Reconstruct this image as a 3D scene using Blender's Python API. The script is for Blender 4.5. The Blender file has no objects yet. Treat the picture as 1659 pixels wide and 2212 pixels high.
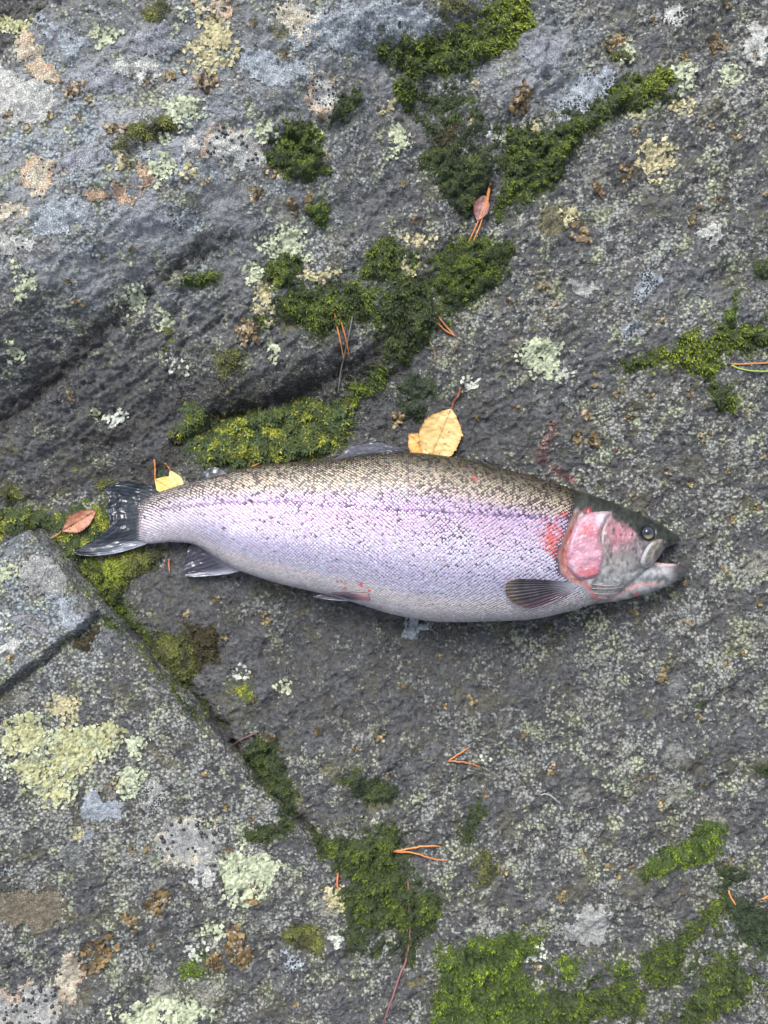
import bpy, math, random
import numpy as np
from mathutils import Vector, Matrix

# ---------------------------------------------------------------- camera, sky, sun, exposure
SC = bpy.context.scene
COL = SC.collection
CAM_Z = 0.95
cam_d = bpy.data.cameras.new('camera'); cam = bpy.data.objects.new('camera', cam_d); COL.objects.link(cam)
cam.location = (0, 0, CAM_Z); cam.rotation_euler = (0, 0, 0)
cam_d.sensor_fit = 'VERTICAL'; cam_d.sensor_height = 36.0; cam_d.lens = 36.0 * CAM_Z / 1.0
cam_d.clip_start = 0.02; cam_d.clip_end = 100
SC.camera = cam

SUN_EL, SUN_AZ = 52, -20          # soft, from above the top of the picture
world = bpy.data.worlds.new('World'); SC.world = world; world.use_nodes = True
wn = world.node_tree; wn.nodes.clear()
sky = wn.nodes.new('ShaderNodeTexSky'); sky.sky_type = 'NISHITA'; sky.sun_disc = False
sky.sun_elevation = math.radians(SUN_EL); sky.sun_rotation = math.radians(SUN_AZ)
sky.dust_density = 4.0; sky.air_density = 1.0; sky.ozone_density = 1.0
hs = wn.nodes.new('ShaderNodeHueSaturation'); hs.inputs['Saturation'].default_value = 0.46
bg = wn.nodes.new('ShaderNodeBackground'); bg.inputs['Strength'].default_value = 0.13
wo = wn.nodes.new('ShaderNodeOutputWorld')
wn.links.new(sky.outputs['Color'], hs.inputs['Color']); wn.links.new(hs.outputs['Color'], bg.inputs['Color'])
wn.links.new(bg.outputs['Background'], wo.inputs['Surface'])

sun_d = bpy.data.lights.new('sun', 'SUN'); sun_d.energy = 1.5; sun_d.angle = math.radians(22); sun_d.color = (1.0, 0.98, 0.95)
sun = bpy.data.objects.new('sun', sun_d); COL.objects.link(sun)
_el, _az = math.radians(SUN_EL), math.radians(SUN_AZ)
_dir = Vector((math.sin(_az) * math.cos(_el), math.cos(_az) * math.cos(_el), math.sin(_el)))
sun.rotation_euler = _dir.to_track_quat('Z', 'Y').to_euler()
sun.location = _dir * 3

SC.view_settings.view_transform = 'Standard'; SC.view_settings.look = 'None'
SC.view_settings.exposure = 1.32; SC.view_settings.gamma = 1.0; SC.view_settings.use_curve_mapping = False

# ---------------------------------------------------------------- numeric helpers
rng = np.random.default_rng(7); random.seed(7)
K = 0.25e-3 * 3000 / 1659.0          # metres per plan unit on the level z = 0
CX, CY = 829.5, 1106.0

def _hash(ix, iy, seed):
    h = (ix.astype(np.int64) * 374761393 + iy.astype(np.int64) * 668265263 + seed * 974634777) & 0xffffffff
    h = ((h ^ (h >> 13)) * 1274126177) & 0xffffffff
    return (h ^ (h >> 16)) & 0xffffffff

def perlin(x, y, seed=0):
    x = np.asarray(x, float); y = np.asarray(y, float)
    xi = np.floor(x); yi = np.floor(y); fx = x - xi; fy = y - yi
    u = fx * fx * fx * (fx * (fx * 6 - 15) + 10); v = fy * fy * fy * (fy * (fy * 6 - 15) + 10)
    def g(dx, dy):
        a = _hash(xi + dx, yi + dy, seed) * (2 * math.pi / 4294967296.0)
        return np.cos(a) * (fx - dx) + np.sin(a) * (fy - dy)
    a = g(0, 0); b = g(1, 0); c = g(0, 1); d = g(1, 1)
    return (a + (b - a) * u + (c - a) * v + (a - b - c + d) * u * v) * 1.5

def fbm(x, y, f, octv=4, seed=0, gain=0.5):
    s = 0; a = 1.0; t = 0
    for i in range(octv):
        s = s + a * perlin(x * f + 17.3 * i, y * f - 9.1 * i, seed + i); t += a; a *= gain; f *= 2.03
    return s / t

def worley(x, y, f, seed=0):
    x = x * f; y = y * f; xi = np.floor(x); yi = np.floor(y); best = np.full(np.shape(x), 9.0)
    for dx in (-1, 0, 1):
        for dy in (-1, 0, 1):
            cx, cy = xi + dx, yi + dy
            px = cx + _hash(cx, cy, seed) / 4294967296.0; py = cy + _hash(cx, cy, seed + 5) / 4294967296.0
            best = np.minimum(best, (px - x) ** 2 + (py - y) ** 2)
    return np.sqrt(best)

def sstep(a, b, x):
    t = np.clip((x - a) / (b - a), 0, 1); return t * t * (3 - 2 * t)

def seg_dist(x, y, pts):
    """distance to an open polyline, and the fraction along it"""
    best = np.full(np.shape(x), 1e9); 
    for (ax, ay), (bx, by) in zip(pts[:-1], pts[1:]):
        dx, dy = bx - ax, by - ay; L = dx * dx + dy * dy + 1e-18
        t = np.clip(((x - ax) * dx + (y - ay) * dy) / L, 0, 1)
        best = np.minimum(best, np.hypot(x - ax - t * dx, y - ay - t * dy))
    return best

def poly_sd(x, y, pts):
    """signed distance to a closed polygon, positive inside"""
    d = seg_dist(x, y, list(pts) + [pts[0]])
    ins = np.zeros(np.shape(x), bool); n = len(pts)
    for i in range(n):
        ax, ay = pts[i]; bx, by = pts[(i + 1) % n]
        if ay == by: continue
        c = ((ay > y) != (by > y)) & (x < (bx - ax) * (y - ay) / (by - ay) + ax)
        ins ^= c
    return np.where(ins, d, -d)

def smooth_path(pts, n=60, closed=False):
    """Catmull-Rom through pts, n samples"""
    p = np.array(pts, float)
    if closed: p = np.vstack([p[-1:], p, p[:2]])
    else: p = np.vstack([2 * p[0] - p[1], p, 2 * p[-1] - p[-2]])
    segs = len(p) - 3
    t = np.linspace(0, segs - 1e-9, n, endpoint=not closed)
    i = t.astype(int); f = (t - i)[:, None]
    p0, p1, p2, p3 = p[i], p[i + 1], p[i + 2], p[i + 3]
    return 0.5 * (2 * p1 + (p2 - p0) * f + (2 * p0 - 5 * p1 + 4 * p2 - p3) * f ** 2 + (3 * p1 - p0 - 3 * p2 + p3) * f ** 3)

def lerp(a, b, t):
    return a + (b - a) * t

def mix(c1, c2, t):
    c1 = np.asarray(c1, float); c2 = np.asarray(c2, float)
    return c1 + (c2 - c1) * np.asarray(t)[..., None]

# ---------------------------------------------------------------- mesh helpers
def new_mesh(name, V, F, mat, parent=None, col=None, attrs=None, smooth=True):
    V = np.asarray(V, np.float32)
    me = bpy.data.meshes.new(name)
    if isinstance(F, np.ndarray):
        nf, w = F.shape
        me.vertices.add(len(V)); me.vertices.foreach_set('co', V.ravel())
        me.loops.add(nf * w); me.polygons.add(nf)
        me.polygons.foreach_set('loop_start', np.arange(0, nf * w, w, dtype=np.int32))
        me.loops.foreach_set('vertex_index', F.astype(np.int32).ravel())
        me.update(calc_edges=True)
    else:
        me.from_pydata([tuple(map(float, v)) for v in V], [], F); me.update()
    if smooth: me.polygons.foreach_set('use_smooth', np.ones(len(me.polygons), bool))
    if col is not None:
        c = np.ones((len(V), 4), np.float32); c[:, :3] = np.clip(col, 0, 1)
        a = me.attributes.new('Col', 'FLOAT_COLOR', 'POINT'); a.data.foreach_set('color', c.ravel())
    for k, v in (attrs or {}).items():
        a = me.attributes.new(k, 'FLOAT', 'POINT'); a.data.foreach_set('value', np.asarray(v, np.float32).ravel())
    me.materials.append(mat)
    o = bpy.data.objects.new(name, me); COL.objects.link(o)
    if parent is not None: o.parent = parent
    return o

def grid_faces(nr, nc):
    i = np.arange(nr * nc).reshape(nr, nc)
    return np.stack([i[:-1, :-1], i[:-1, 1:], i[1:, 1:], i[1:, :-1]], -1).reshape(-1, 4)

def tag(o, label=None, cat=None, group=None, kind=None):
    if label: o['label'] = label
    if cat: o['category'] = cat
    if group: o['group'] = group
    if kind: o['kind'] = kind
    return o

def empty(name, loc=(0, 0, 0)):
    o = bpy.data.objects.new(name, None); o.location = loc; o.empty_display_size = 0.01
    COL.objects.link(o); return o

def adopt(child, root):
    child.parent = root; child.matrix_parent_inverse = Matrix.Translation(-Vector(root.location))

def tube(path, radii, seg=6):
    path = np.asarray(path, float); n = len(path); radii = np.broadcast_to(radii, (n,))
    tan = np.gradient(path, axis=0); tan /= np.linalg.norm(tan, axis=1)[:, None] + 1e-12
    up = np.array([0.13, 0.21, 1.0]); s = np.cross(tan, up); s /= np.linalg.norm(s, axis=1)[:, None] + 1e-12
    u = np.cross(s, tan)
    a = np.linspace(0, 2 * math.pi, seg, endpoint=False)
    ring = path[:, None, :] + radii[:, None, None] * (np.cos(a)[None, :, None] * s[:, None, :] + np.sin(a)[None, :, None] * u[:, None, :])
    V = ring.reshape(-1, 3); F = []
    for i in range(n - 1):
        for j in range(seg):
            k = (j + 1) % seg; F.append((i * seg + j, i * seg + k, (i + 1) * seg + k, (i + 1) * seg + j))
    F.append(tuple(range(seg))[::-1]); F.append(tuple((n - 1) * seg + j for j in range(seg)))
    return V, F

# ---------------------------------------------------------------- materials
class NT:
    def __init__(self, name):
        self.m = bpy.data.materials.new(name); self.m.use_nodes = True
        self.t = self.m.node_tree; self.t.nodes.clear()
        self.out = self.t.nodes.new('ShaderNodeOutputMaterial')
        self.b = self.t.nodes.new('ShaderNodeBsdfPrincipled')
        self.t.links.new(self.b.outputs[0], self.out.inputs[0])
    def n(self, typ, **kw):
        nd = self.t.nodes.new(typ)
        for k, v in kw.items(): setattr(nd, k, v)
        return nd
    def set(self, sock, v):
        if hasattr(v, 'is_linked') or isinstance(v, bpy.types.NodeSocket): self.t.links.new(v, sock)
        elif isinstance(v, (tuple, list)) and len(v) == 3 and sock.type == 'RGBA': sock.default_value = (*v, 1)
        else: sock.default_value = v
    def attr(self, name, color=False):
        a = self.n('ShaderNodeAttribute', attribute_name=name); return a.outputs['Color' if color else 'Fac']
    def math(self, op, a, b=0.0, c=None, clamp=False):
        m = self.n('ShaderNodeMath', operation=op, use_clamp=clamp); self.set(m.inputs[0], a); self.set(m.inputs[1], b)
        if c is not None: self.set(m.inputs[2], c)
        return m.outputs[0]
    def coords(self):
        return self.n('ShaderNodeTexCoord').outputs['Object']
    def noise(self, co, scale, detail=4, rough=0.55, dist=0.0, out='Fac'):
        x = self.n('ShaderNodeTexNoise'); self.t.links.new(co, x.inputs['Vector'])
        x.inputs['Scale'].default_value = scale; x.inputs['Detail'].default_value = detail
        x.inputs['Roughness'].default_value = rough; x.inputs['Distortion'].default_value = dist
        return x.outputs[out]
    def voro(self, co, scale, feature='F1', out='Distance', rand=1.0):
        x = self.n('ShaderNodeTexVoronoi', feature=feature); self.t.links.new(co, x.inputs['Vector'])
        x.inputs['Scale'].default_value = scale; x.inputs['Randomness'].default_value = rand
        return x.outputs[out]
    def step(self, x, a, b):
        m = self.n('ShaderNodeMapRange', interpolation_type='SMOOTHSTEP'); self.set(m.inputs['Value'], x)
        self.set(m.inputs['From Min'], a); self.set(m.inputs['From Max'], b); return m.outputs[0]
    def mix(self, f, a, b, mode='MIX'):
        m = self.n('ShaderNodeMix', data_type='RGBA', blend_type=mode)
        self.set(m.inputs[0], f); self.set(m.inputs[6], a); self.set(m.inputs[7], b); return m.outputs[2]
    def bump(self, h, strength=0.5, dist=0.001, normal=None):
        b = self.n('ShaderNodeBump'); self.set(b.inputs['Height'], h)
        b.inputs['Strength'].default_value = strength; b.inputs['Distance'].default_value = dist
        if normal is not None: self.t.links.new(normal, b.inputs['Normal'])
        return b.outputs[0]
    def fin(self, color, rough, normal=None, spec=0.5, **kw):
        self.set(self.b.inputs['Base Color'], color); self.set(self.b.inputs['Roughness'], rough)
        self.set(self.b.inputs['Specular IOR Level'], spec)
        if normal is not None: self.t.links.new(normal, self.b.inputs['Normal'])
        for k, v in kw.items(): self.set(self.b.inputs[k.replace('_', ' ')], v)
        return self.m

def mat_rock():
    t = NT('lichen_rock'); co = t.coords()
    cover, wet, blue, dark, blood, olive = [t.attr(a) for a in ('cover', 'wet', 'blue', 'dark', 'blood', 'olive')]
    n_l = t.noise(co, 26, 3, 0.6); n_m = t.noise(co, 95, 4, 0.65, 0.6); n_f = t.noise(co, 260, 4, 0.7); n_x = t.noise(co, 900, 3, 0.7)
    gr = t.voro(co, 340); grc = t.voro(co, 340, out='Color'); gr2 = t.voro(co, 210, out='Color')
    hue = t.noise(co, 45, 2, out='Color')
    sep = t.n('ShaderNodeSeparateColor'); t.t.links.new(grc, sep.inputs[0]); gv = sep.outputs[0]; gv2 = sep.outputs[1]
    sh = t.n('ShaderNodeSeparateColor'); t.t.links.new(hue, sh.inputs[0])
    # bare stone
    rock = t.mix(t.step(n_m, 0.3, 0.72), (0.030, 0.031, 0.033), (0.135, 0.137, 0.143))
    rock = t.mix(t.math('MULTIPLY', blue, 0.85, clamp=True), rock, t.mix(n_m, (0.25, 0.265, 0.29), (0.43, 0.455, 0.49)))  # blue-grey stone, lightened where the upper slab faces the sky
    rock = t.mix(t.step(n_f, 0.36, 0.62), t.mix(t.math('MULTIPLY_ADD', blue, -0.34, 0.66), rock, (0.004, 0.004, 0.004)), rock)  # crevice shade painted into the stone colour
    rock = t.mix(t.math('MULTIPLY', t.step(sh.outputs[0], 0.52, 0.68), 0.18), rock, (0.10, 0.075, 0.055))
    # pale crust, grain by grain
    m = t.math('MULTIPLY_ADD', t.math('SUBTRACT', n_l, 0.5), 1.7, cover)
    m = t.math('MULTIPLY_ADD', t.math('SUBTRACT', n_m, 0.5), 1.7, m)
    m = t.math('MULTIPLY_ADD', t.math('SUBTRACT', gv, 0.5), 0.38, m)
    m = t.math('MULTIPLY_ADD', t.math('SUBTRACT', n_f, 0.5), 1.2, m)
    pm = t.step(m, 0.44, 0.64)
    pale = t.mix(gv2, (0.16, 0.165, 0.16), (0.38, 0.38, 0.35))
    pale = t.mix(t.math('MULTIPLY', blue, t.step(sh.outputs[1], 0.4, 0.6)), pale, (0.30, 0.35, 0.39))
    pale = t.mix(t.step(sh.outputs[2], 0.5, 0.66), pale, t.mix(gv, (0.22, 0.25, 0.17), (0.42, 0.45, 0.33)))
    pale = t.mix(t.step(gr, 0.35, 0.75), pale, t.mix(0.75, pale, (0.02, 0.02, 0.02)))
    c = t.mix(pm, rock, pale)
    # round crust colonies, each with its own tint
    wob = t.n('ShaderNodeVectorMath', operation='MULTIPLY_ADD'); t.t.links.new(t.noise(co, 120, 3, 0.6, out='Color'), wob.inputs[0]); wob.inputs[1].default_value = (0.012, 0.012, 0.012); t.t.links.new(co, wob.inputs[2])
    rd = t.voro(wob.outputs[0], 24); rc = t.voro(wob.outputs[0], 24, out='Color')
    rs = t.n('ShaderNodeSeparateColor'); t.t.links.new(rc, rs.inputs[0])
    rad = t.math('MULTIPLY', t.math('SUBTRACT', rs.outputs[0], 0.45), 0.75)
    rm = t.math('MULTIPLY', t.step(t.math('SUBTRACT', rad, rd), 0.0, 0.05), t.step(n_f, 0.36, 0.52))
    rm = t.math('MULTIPLY', rm, t.step(t.math('MULTIPLY_ADD', wet, -0.5, cover), 0.05, 0.35))
    rcol = t.mix(rs.outputs[1], (0.20, 0.215, 0.225), (0.36, 0.36, 0.31)); rcol = t.mix(t.step(rs.outputs[2], 0.72, 0.78), rcol, (0.21, 0.20, 0.10))
    rcol = t.mix(t.step(n_x, 0.35, 0.7), t.mix(0.55, rcol, (0.03, 0.03, 0.03)), rcol)
    c = t.mix(t.math('MULTIPLY', rm, 0.9), c, rcol)
    # olive and yellow-green crusts
    om = t.math('MULTIPLY_ADD', t.math('SUBTRACT', t.noise(co, 60, 4, 0.6, 0.4), 0.5), 2.0, olive)
    om = t.math('MULTIPLY_ADD', t.math('SUBTRACT', n_f, 0.5), 0.9, om)
    om = t.step(om, 0.62, 0.78)
    c = t.mix(om, c, t.mix(gv, (0.075, 0.075, 0.022), (0.20, 0.19, 0.075)))
    st = t.step(t.noise(co, 34, 4, 0.65, 0.5), 0.50, 0.72)
    c = t.mix(t.math('MULTIPLY', st, t.math('MULTIPLY_ADD', blue, -0.58, 0.58)), c, t.mix(n_f, (0.03, 0.028, 0.010), (0.20, 0.185, 0.085)))
    # shade of overhangs and cracks painted in, with some black crust
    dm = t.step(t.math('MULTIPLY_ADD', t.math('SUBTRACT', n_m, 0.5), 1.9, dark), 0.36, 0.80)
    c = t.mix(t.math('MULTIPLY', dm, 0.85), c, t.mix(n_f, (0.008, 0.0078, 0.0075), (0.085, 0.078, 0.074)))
    # blood
    bm = t.step(t.math('MULTIPLY_ADD', t.math('SUBTRACT', n_m, 0.5), 1.6, blood), 0.42, 0.8)
    c = t.mix(t.math('MULTIPLY', bm, 0.7), c, t.mix(pm, (0.07, 0.012, 0.014), (0.28, 0.11, 0.12)))
    wm = t.step(t.math('MULTIPLY_ADD', t.math('SUBTRACT', n_l, 0.5), 0.9, wet), 0.25, 0.8)
    c = t.mix(t.math('MULTIPLY', wm, 0.25), c, (0.015, 0.015, 0.016))
    rough = t.math('MULTIPLY_ADD', wm, -0.46, 0.66)
    rough = t.math('MULTIPLY_ADD', t.math('SUBTRACT', n_f, 0.5), 0.25, rough)
    h = t.math('MULTIPLY_ADD', n_m, 1.0, t.math('MULTIPLY', n_f, 0.9))
    h = t.math('MULTIPLY_ADD', t.math('MULTIPLY', pm, t.math('SUBTRACT', 1.0, gr)), 0.55, h)
    h = t.math('MULTIPLY_ADD', n_x, 0.3, h)
    return t.fin(c, rough, t.bump(h, 1.0, 0.0048), t.math('MULTIPLY_ADD', wm, 0.32, 0.20))

def mat_attr(name, rough=0.7, vscale=0, nscale=400, var=0.35, bump=0.5, bdist=0.0008, spec=0.4, cracks=0.0, **kw):
    t = NT(name); co = t.coords(); col = t.attr('Col', True)
    n = t.noise(co, nscale, 4, 0.65)
    k = t.math('MULTIPLY_ADD', t.math('SUBTRACT', n, 0.5), var * 2.4, 1.0)
    cc = t.n('ShaderNodeVectorMath', operation='SCALE'); t.t.links.new(col, cc.inputs[0]); t.t.links.new(k, cc.inputs['Scale'])
    c = cc.outputs[0]; h = n
    if vscale:
        v = t.voro(co, vscale, 'DISTANCE_TO_EDGE'); e = t.step(v, 0.0, 0.14)
        if cracks: c = t.mix(t.math('MULTIPLY', t.math('SUBTRACT', 1.0, e), cracks), c, (0.02, 0.02, 0.02))
        h = t.math('MULTIPLY_ADD', e, 0.8, n)
    return t.fin(c, rough, t.bump(h, bump, bdist) if bump else None, spec, **kw)

M_ROCK = mat_rock()
M_MOSS = mat_attr('moss_green', 0.75, nscale=600, var=0.3, bump=0.3)
M_LICHEN = mat_attr('pale_lichen', 0.85, nscale=420, var=0.28, bump=0.6, spec=0.25)
M_CRUST = mat_attr('crust_lichen', 0.85, vscale=520, nscale=300, var=0.55, bump=1.0, bdist=0.0018, spec=0.25, cracks=0.22)
M_BROWN = mat_attr('brown_lichen', 0.38, nscale=300, var=0.4, bump=0.4, spec=0.5)
M_DOT = mat_attr('black_lichen_fruit', 0.45, nscale=700, var=0.3, bump=0.2)
M_NEEDLE = mat_attr('dry_needle', 0.45, nscale=500, var=0.2, bump=0.2)
M_LEAF = mat_attr('autumn_leaf', 0.5, nscale=160, var=0.16, bump=0.4, spec=0.4)
M_SKIN = mat_attr('trout_skin', 0.30, nscale=420, var=0.30, bump=0.5, bdist=0.0010, spec=0.28, Coat_Weight=0.12, Coat_Roughness=0.06)
M_SCALE = mat_attr('trout_scale', 0.18, nscale=900, var=0.08, bump=0.0, spec=0.8, Metallic=0.12)
M_FIN = mat_attr('trout_fin', 0.20, nscale=90, var=0.15, bump=0.10, bdist=0.0010, spec=0.35)
M_EYE = mat_attr('trout_eye', 0.05, nscale=600, var=0.15, bump=0.0, spec=0.8)

# ---------------------------------------------------------------- the lie of the rock
CTRL = [(160,1150,0),(330,1120,0),(500,1100,0),(700,1150,0),(900,1150,0),(1100,1150,0),(1300,1180,0),(1480,1200,.3),(1650,1200,.8),
 (600,1300,-.2),(900,1400,0),(1200,1450,.2),(1600,1500,1.0),(700,1550,-.2),(1000,1700,.2),(1300,1750,.6),(1650,1800,1.0),(900,2000,.4),
 (1200,2150,.8),(1650,2180,.5),(700,2200,.3),(300,1250,-.5),(450,1500,-.6),(550,1700,-.2),(400,1850,0),(200,2000,.2),(0,2200,-.5),(0,1800,.5),(100,1500,-.5),
 (950,900,.3),(1100,930,.5),(1250,900,.8),(1450,900,1.5),(1650,900,2),(1000,750,1.2),(1200,750,1.8),(1450,700,2.8),(1650,600,3.5),
 (1000,560,2),(1250,550,3),(1500,400,4.5),(1650,250,5),(1100,400,3.2),(1000,430,2.4),(1250,200,4.6),(1400,100,5),(1600,50,5.5),
 (1050,180,4.9),(1150,110,5.4),(950,110,4.2),(870,50,6.8),(900,230,3.5),(800,120,5.8),
 (100,300,9),(300,200,9),(500,150,8.6),(700,60,8),(700,180,7.2),(500,320,8.3),(650,320,6),(100,100,9),(250,420,9),(50,560,8.6),(400,450,7.9),(600,420,5.9),(750,300,5),
 (0,720,7.4),(150,620,7.6),(0,880,3.3),(120,810,3.4),(250,660,4.6),(300,700,3.5),(90,720,5.6),(200,600,7.0),(330,540,6.6),(450,560,5),(500,620,4.2),(650,520,4.4),(700,650,3.6),(850,560,3),(800,680,2.8),
 (400,780,2.8),(550,750,3.2),(700,760,2.9),(500,850,2.0),(650,800,2.4),(780,760,2.2),(480,905,-.3),(650,865,-.4),(780,815,.1),(850,740,1.0),
 (200,900,1.6),(100,1000,1.0),(300,1000,0),(400,960,-.2),(0,1080,0.2),(200,1050,0),
 (-250,300,8),(-250,900,2.5),(-250,1400,0),(-250,2000,0),(1900,300,5),(1900,1000,2),(1900,1800,1),(800,-250,7),(200,-250,8),(1500,-250,6),(300,2500,0),(1300,2500,.5)]
_c = np.array(CTRL, float); _z = _c[:, 2] / 100
_px = (_c[:, 0] - CX) * K * (1 - _z / CAM_Z); _py = (CY - _c[:, 1]) * K * (1 - _z / CAM_Z)

def _tps(r2): return np.where(r2 > 1e-14, r2 * np.log(r2 + 1e-14), 0)
_n = len(_px); _A = np.zeros((_n + 3, _n + 3))
_A[:_n, :_n] = _tps((_px[:, None] - _px) ** 2 + (_py[:, None] - _py) ** 2) + np.eye(_n) * 2e-4
_A[:_n, _n] = 1; _A[:_n, _n + 1] = _px; _A[:_n, _n + 2] = _py; _A[_n:, :_n] = _A[:_n, _n:].T
_w = np.linalg.solve(_A, np.r_[_z, 0, 0, 0])

def macro(x, y):
    x = np.clip(x, -.5, .5); y = np.clip(y, -.64, .64)
    s = _w[_n] + _w[_n + 1] * x + _w[_n + 2] * y
    for i in range(_n): s = s + _w[i] * _tps((x - _px[i]) ** 2 + (y - _py[i]) ** 2)
    return s

def axis(lim, step, far):
    fine = np.arange(-lim, lim + 1e-9, step); g = [lim]; d = step
    while g[-1] < far: d *= 1.35; g.append(g[-1] + d)
    g = np.array(g[1:]); return np.r_[-g[::-1], fine, g]
XS = axis(0.47, 0.00125, 6.0); YS = axis(0.62, 0.00125, 6.0)
GX, GY = np.meshgrid(XS, YS)
# macro shape on a coarse lattice, then enlarged
_cx = np.linspace(-.5, .5, 161); _cy = np.linspace(-.64, .64, 201)
_M = macro(*np.meshgrid(_cx, _cy))
def bilerp(A, ax, ay, x, y):
    fx = np.interp(x, ax, np.arange(len(ax))); fy = np.interp(y, ay, np.arange(len(ay)))
    i = np.clip(fx.astype(int), 0, len(ax) - 2); j = np.clip(fy.astype(int), 0, len(ay) - 2); u = fx - i; v = fy - j
    return A[j, i] * (1 - u) * (1 - v) + A[j, i + 1] * u * (1 - v) + A[j + 1, i] * (1 - u) * v + A[j + 1, i + 1] * u * v

def at0(x, y, z):
    """plan unit (as read off the photograph) -> ground metres for a point at height z"""
    s = K * (1 - z / CAM_Z); return ((x - CX) * s, (CY - y) * s)

def at_macro(x, y):
    z = 0.0
    for _ in range(6): gx, gy = at0(x, y, z); z = float(bilerp(_M, _cx, _cy, np.array([gx]), np.array([gy]))[0])
    return gx, gy
def P0(pts): return [at_macro(*p) for p in pts]

CRACKS = [  # (line, depth m, half width m)
 ([(-60,945),(0,905),(150,790),(225,715),(310,640)], .006, .0050), ([(310,640),(400,560),(520,520)], .004, .006),
 ([(380,960),(470,905),(560,880),(640,855),(740,805),(820,755)], .011, .006),
 ([(280,320),(380,290),(480,285),(560,270),(620,235),(700,215)], .005, .006),
 ([(1190,0),(1210,60),(1195,120),(1170,190),(1090,280)], .005, .006), ([(800,130),(880,120),(960,110),(1050,70)], .006, .010),
 ([(90,1150),(215,1295),(310,1400),(450,1540),(510,1620)], .010, .006), ([(500,1620),(640,1770),(700,1830),(860,1990),(880,2080)], .008, .005),
 ([(1060,430),(1010,490),(960,560),(900,650),(850,740)], .004, .010),
 ([(1600,600),(1570,700),(1545,780),(1560,880)], .003, .006), ([(1330,800),(1450,760),(1545,740),(1680,720)], .003, .007),
 ([(930,2180),(1150,2170),(1380,2130),(1500,2010),(1570,1930),(1680,2010)], .004, .012)]
CRACKS = [(P0(l), d, w) for l, d, w in CRACKS]

def rock_height(x, y):
    inner = (np.abs(x) < .5) & (np.abs(y) < .64)
    z = bilerp(_M, _cx, _cy, x, y)
    # top-left: the boulder ends and drops away
    (ax, ay), (bx, by) = at0(-10, 112, .09), at0(108, -10, .09)
    nx, ny = (by - ay), -(bx - ax); L = math.hypot(nx, ny); nx /= L; ny /= L
    dd = (x - ax) * nx + (y - ay) * ny + fbm(x, y, 40, 3, 3) * .004
    if (0 - ax) * nx + (0 - ay) * ny > 0: dd = -dd
    z = z - .10 * sstep(-.004, .022, dd) - .004 * sstep(-.03, 0, dd)
    cw1 = fbm(x, y, 55, 4, 11, .65) * .012; cw2 = fbm(x, y, 55, 4, 12, .65) * .012
    for l, d, w in CRACKS:
        q = seg_dist(x + cw1, y + cw2, l)
        z = z - d * np.exp(-(q / w) ** 2) * (.75 + .9 * fbm(x, y, 60, 3, 15, .7))
    flat = np.exp(-((x + 0.0) / .32) ** 4 - ((y + .02) / .075) ** 4)          # calm bed under the fish
    # bedding runs from lower left to upper right
    a = math.radians(36); s = x * math.cos(a) + y * math.sin(a); c = -x * math.sin(a) + y * math.cos(a)
    z = z + (fbm(s * .35, c, 26, 4, 21) * .0105 + fbm(x, y, 11, 3, 31) * .006) * (1 - .75 * flat)
    fc = np.zeros_like(x)
    for bx, by, rx, ry in ((120, 780, 330, 170), (450, 700, 260, 150), (650, 760, 200, 80), (250, 930, 260, 80)):
        cx_, cy_ = at_macro(bx, by); fc = np.maximum(fc, np.exp(-((x - cx_) / (rx * K)) ** 2 - ((y - cy_) / (ry * K)) ** 2))
    br = fbm(s * .45, c, 34, 4, 23, .6) * 2.2; tr = br * 2.0; tr = (np.floor(tr) + sstep(.55, 1, tr - np.floor(tr))) / 2.0
    z = z + fc * (1 - flat) * (.0065 * tr + .0035 * (1 - np.abs(fbm(s * .5, c, 70, 3, 27)) * 2))
    z = z + fbm(x, y, 70, 4, 41, .6) * .0048 * (1 - .4 * flat)
    r = 1 - np.abs(fbm(x, y, 130, 3, 51)) * 2.2
    cx_, cy_ = at_macro(230, 270); sl = 1 - .65 * np.exp(-((x - cx_) / (420 * K)) ** 4 - ((y - cy_) / (250 * K)) ** 4)
    z = z + r * .0017 * sl
    z = z + sl * (fbm(x, y, 260, 2, 61) * .0016 - (worley(x + fbm(x, y, 200, 2, 64) * .003, y, 190, 65) - .4) * .0016)
    return z
H = rock_height(GX, GY)
def hgt(x, y): return bilerp(H, XS, YS, np.asarray(x, float), np.asarray(y, float))

# the cracked-off block at lower left stands on the bedrock
BL_Y = [1142, 1200, 1290, 1400, 1540, 1620, 1700, 1790, 1900, 1990]
BL_X = [70, 119, 195, 290, 428, 489, 560, 648, 740, 786]
LEDGE = [(-400, 1030), (80, 1130), (140, 1215), (207, 1318), (200, 1340), (150, 1378), (70, 1440), (0, 1492), (-120, 1560), (-400, 1600)]
LEDGE_G = [at0(*p, .022) for p in LEDGE]
def block_height(x, y, yu):
    off = .027 * (1 - sstep(1400, 1960, yu)) - .0025 * sstep(1800, 1960, yu)
    s = poly_sd(x + fbm(x, y, 60, 3, 71) * .004, y + fbm(x, y, 60, 3, 72) * .004, LEDGE_G)
    led = .010 * sstep(-.0012, .0045, s) - .005 * np.exp(-((s + .003) / .003) ** 2)
    base = bilerp(_M, _cx, _cy, x, y)
    a = math.radians(36); ss = x * math.cos(a) + y * math.sin(a); c = -x * math.sin(a) + y * math.cos(a)
    z = base + off + led + fbm(ss * .4, c, 22, 3, 25) * .004 + fbm(x, y, 70, 4, 42, .6) * .0030
    return z + (1 - np.abs(fbm(x, y, 130, 3, 52)) * 2.2) * .0009 + fbm(x, y, 300, 2, 62) * .0010

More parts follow.
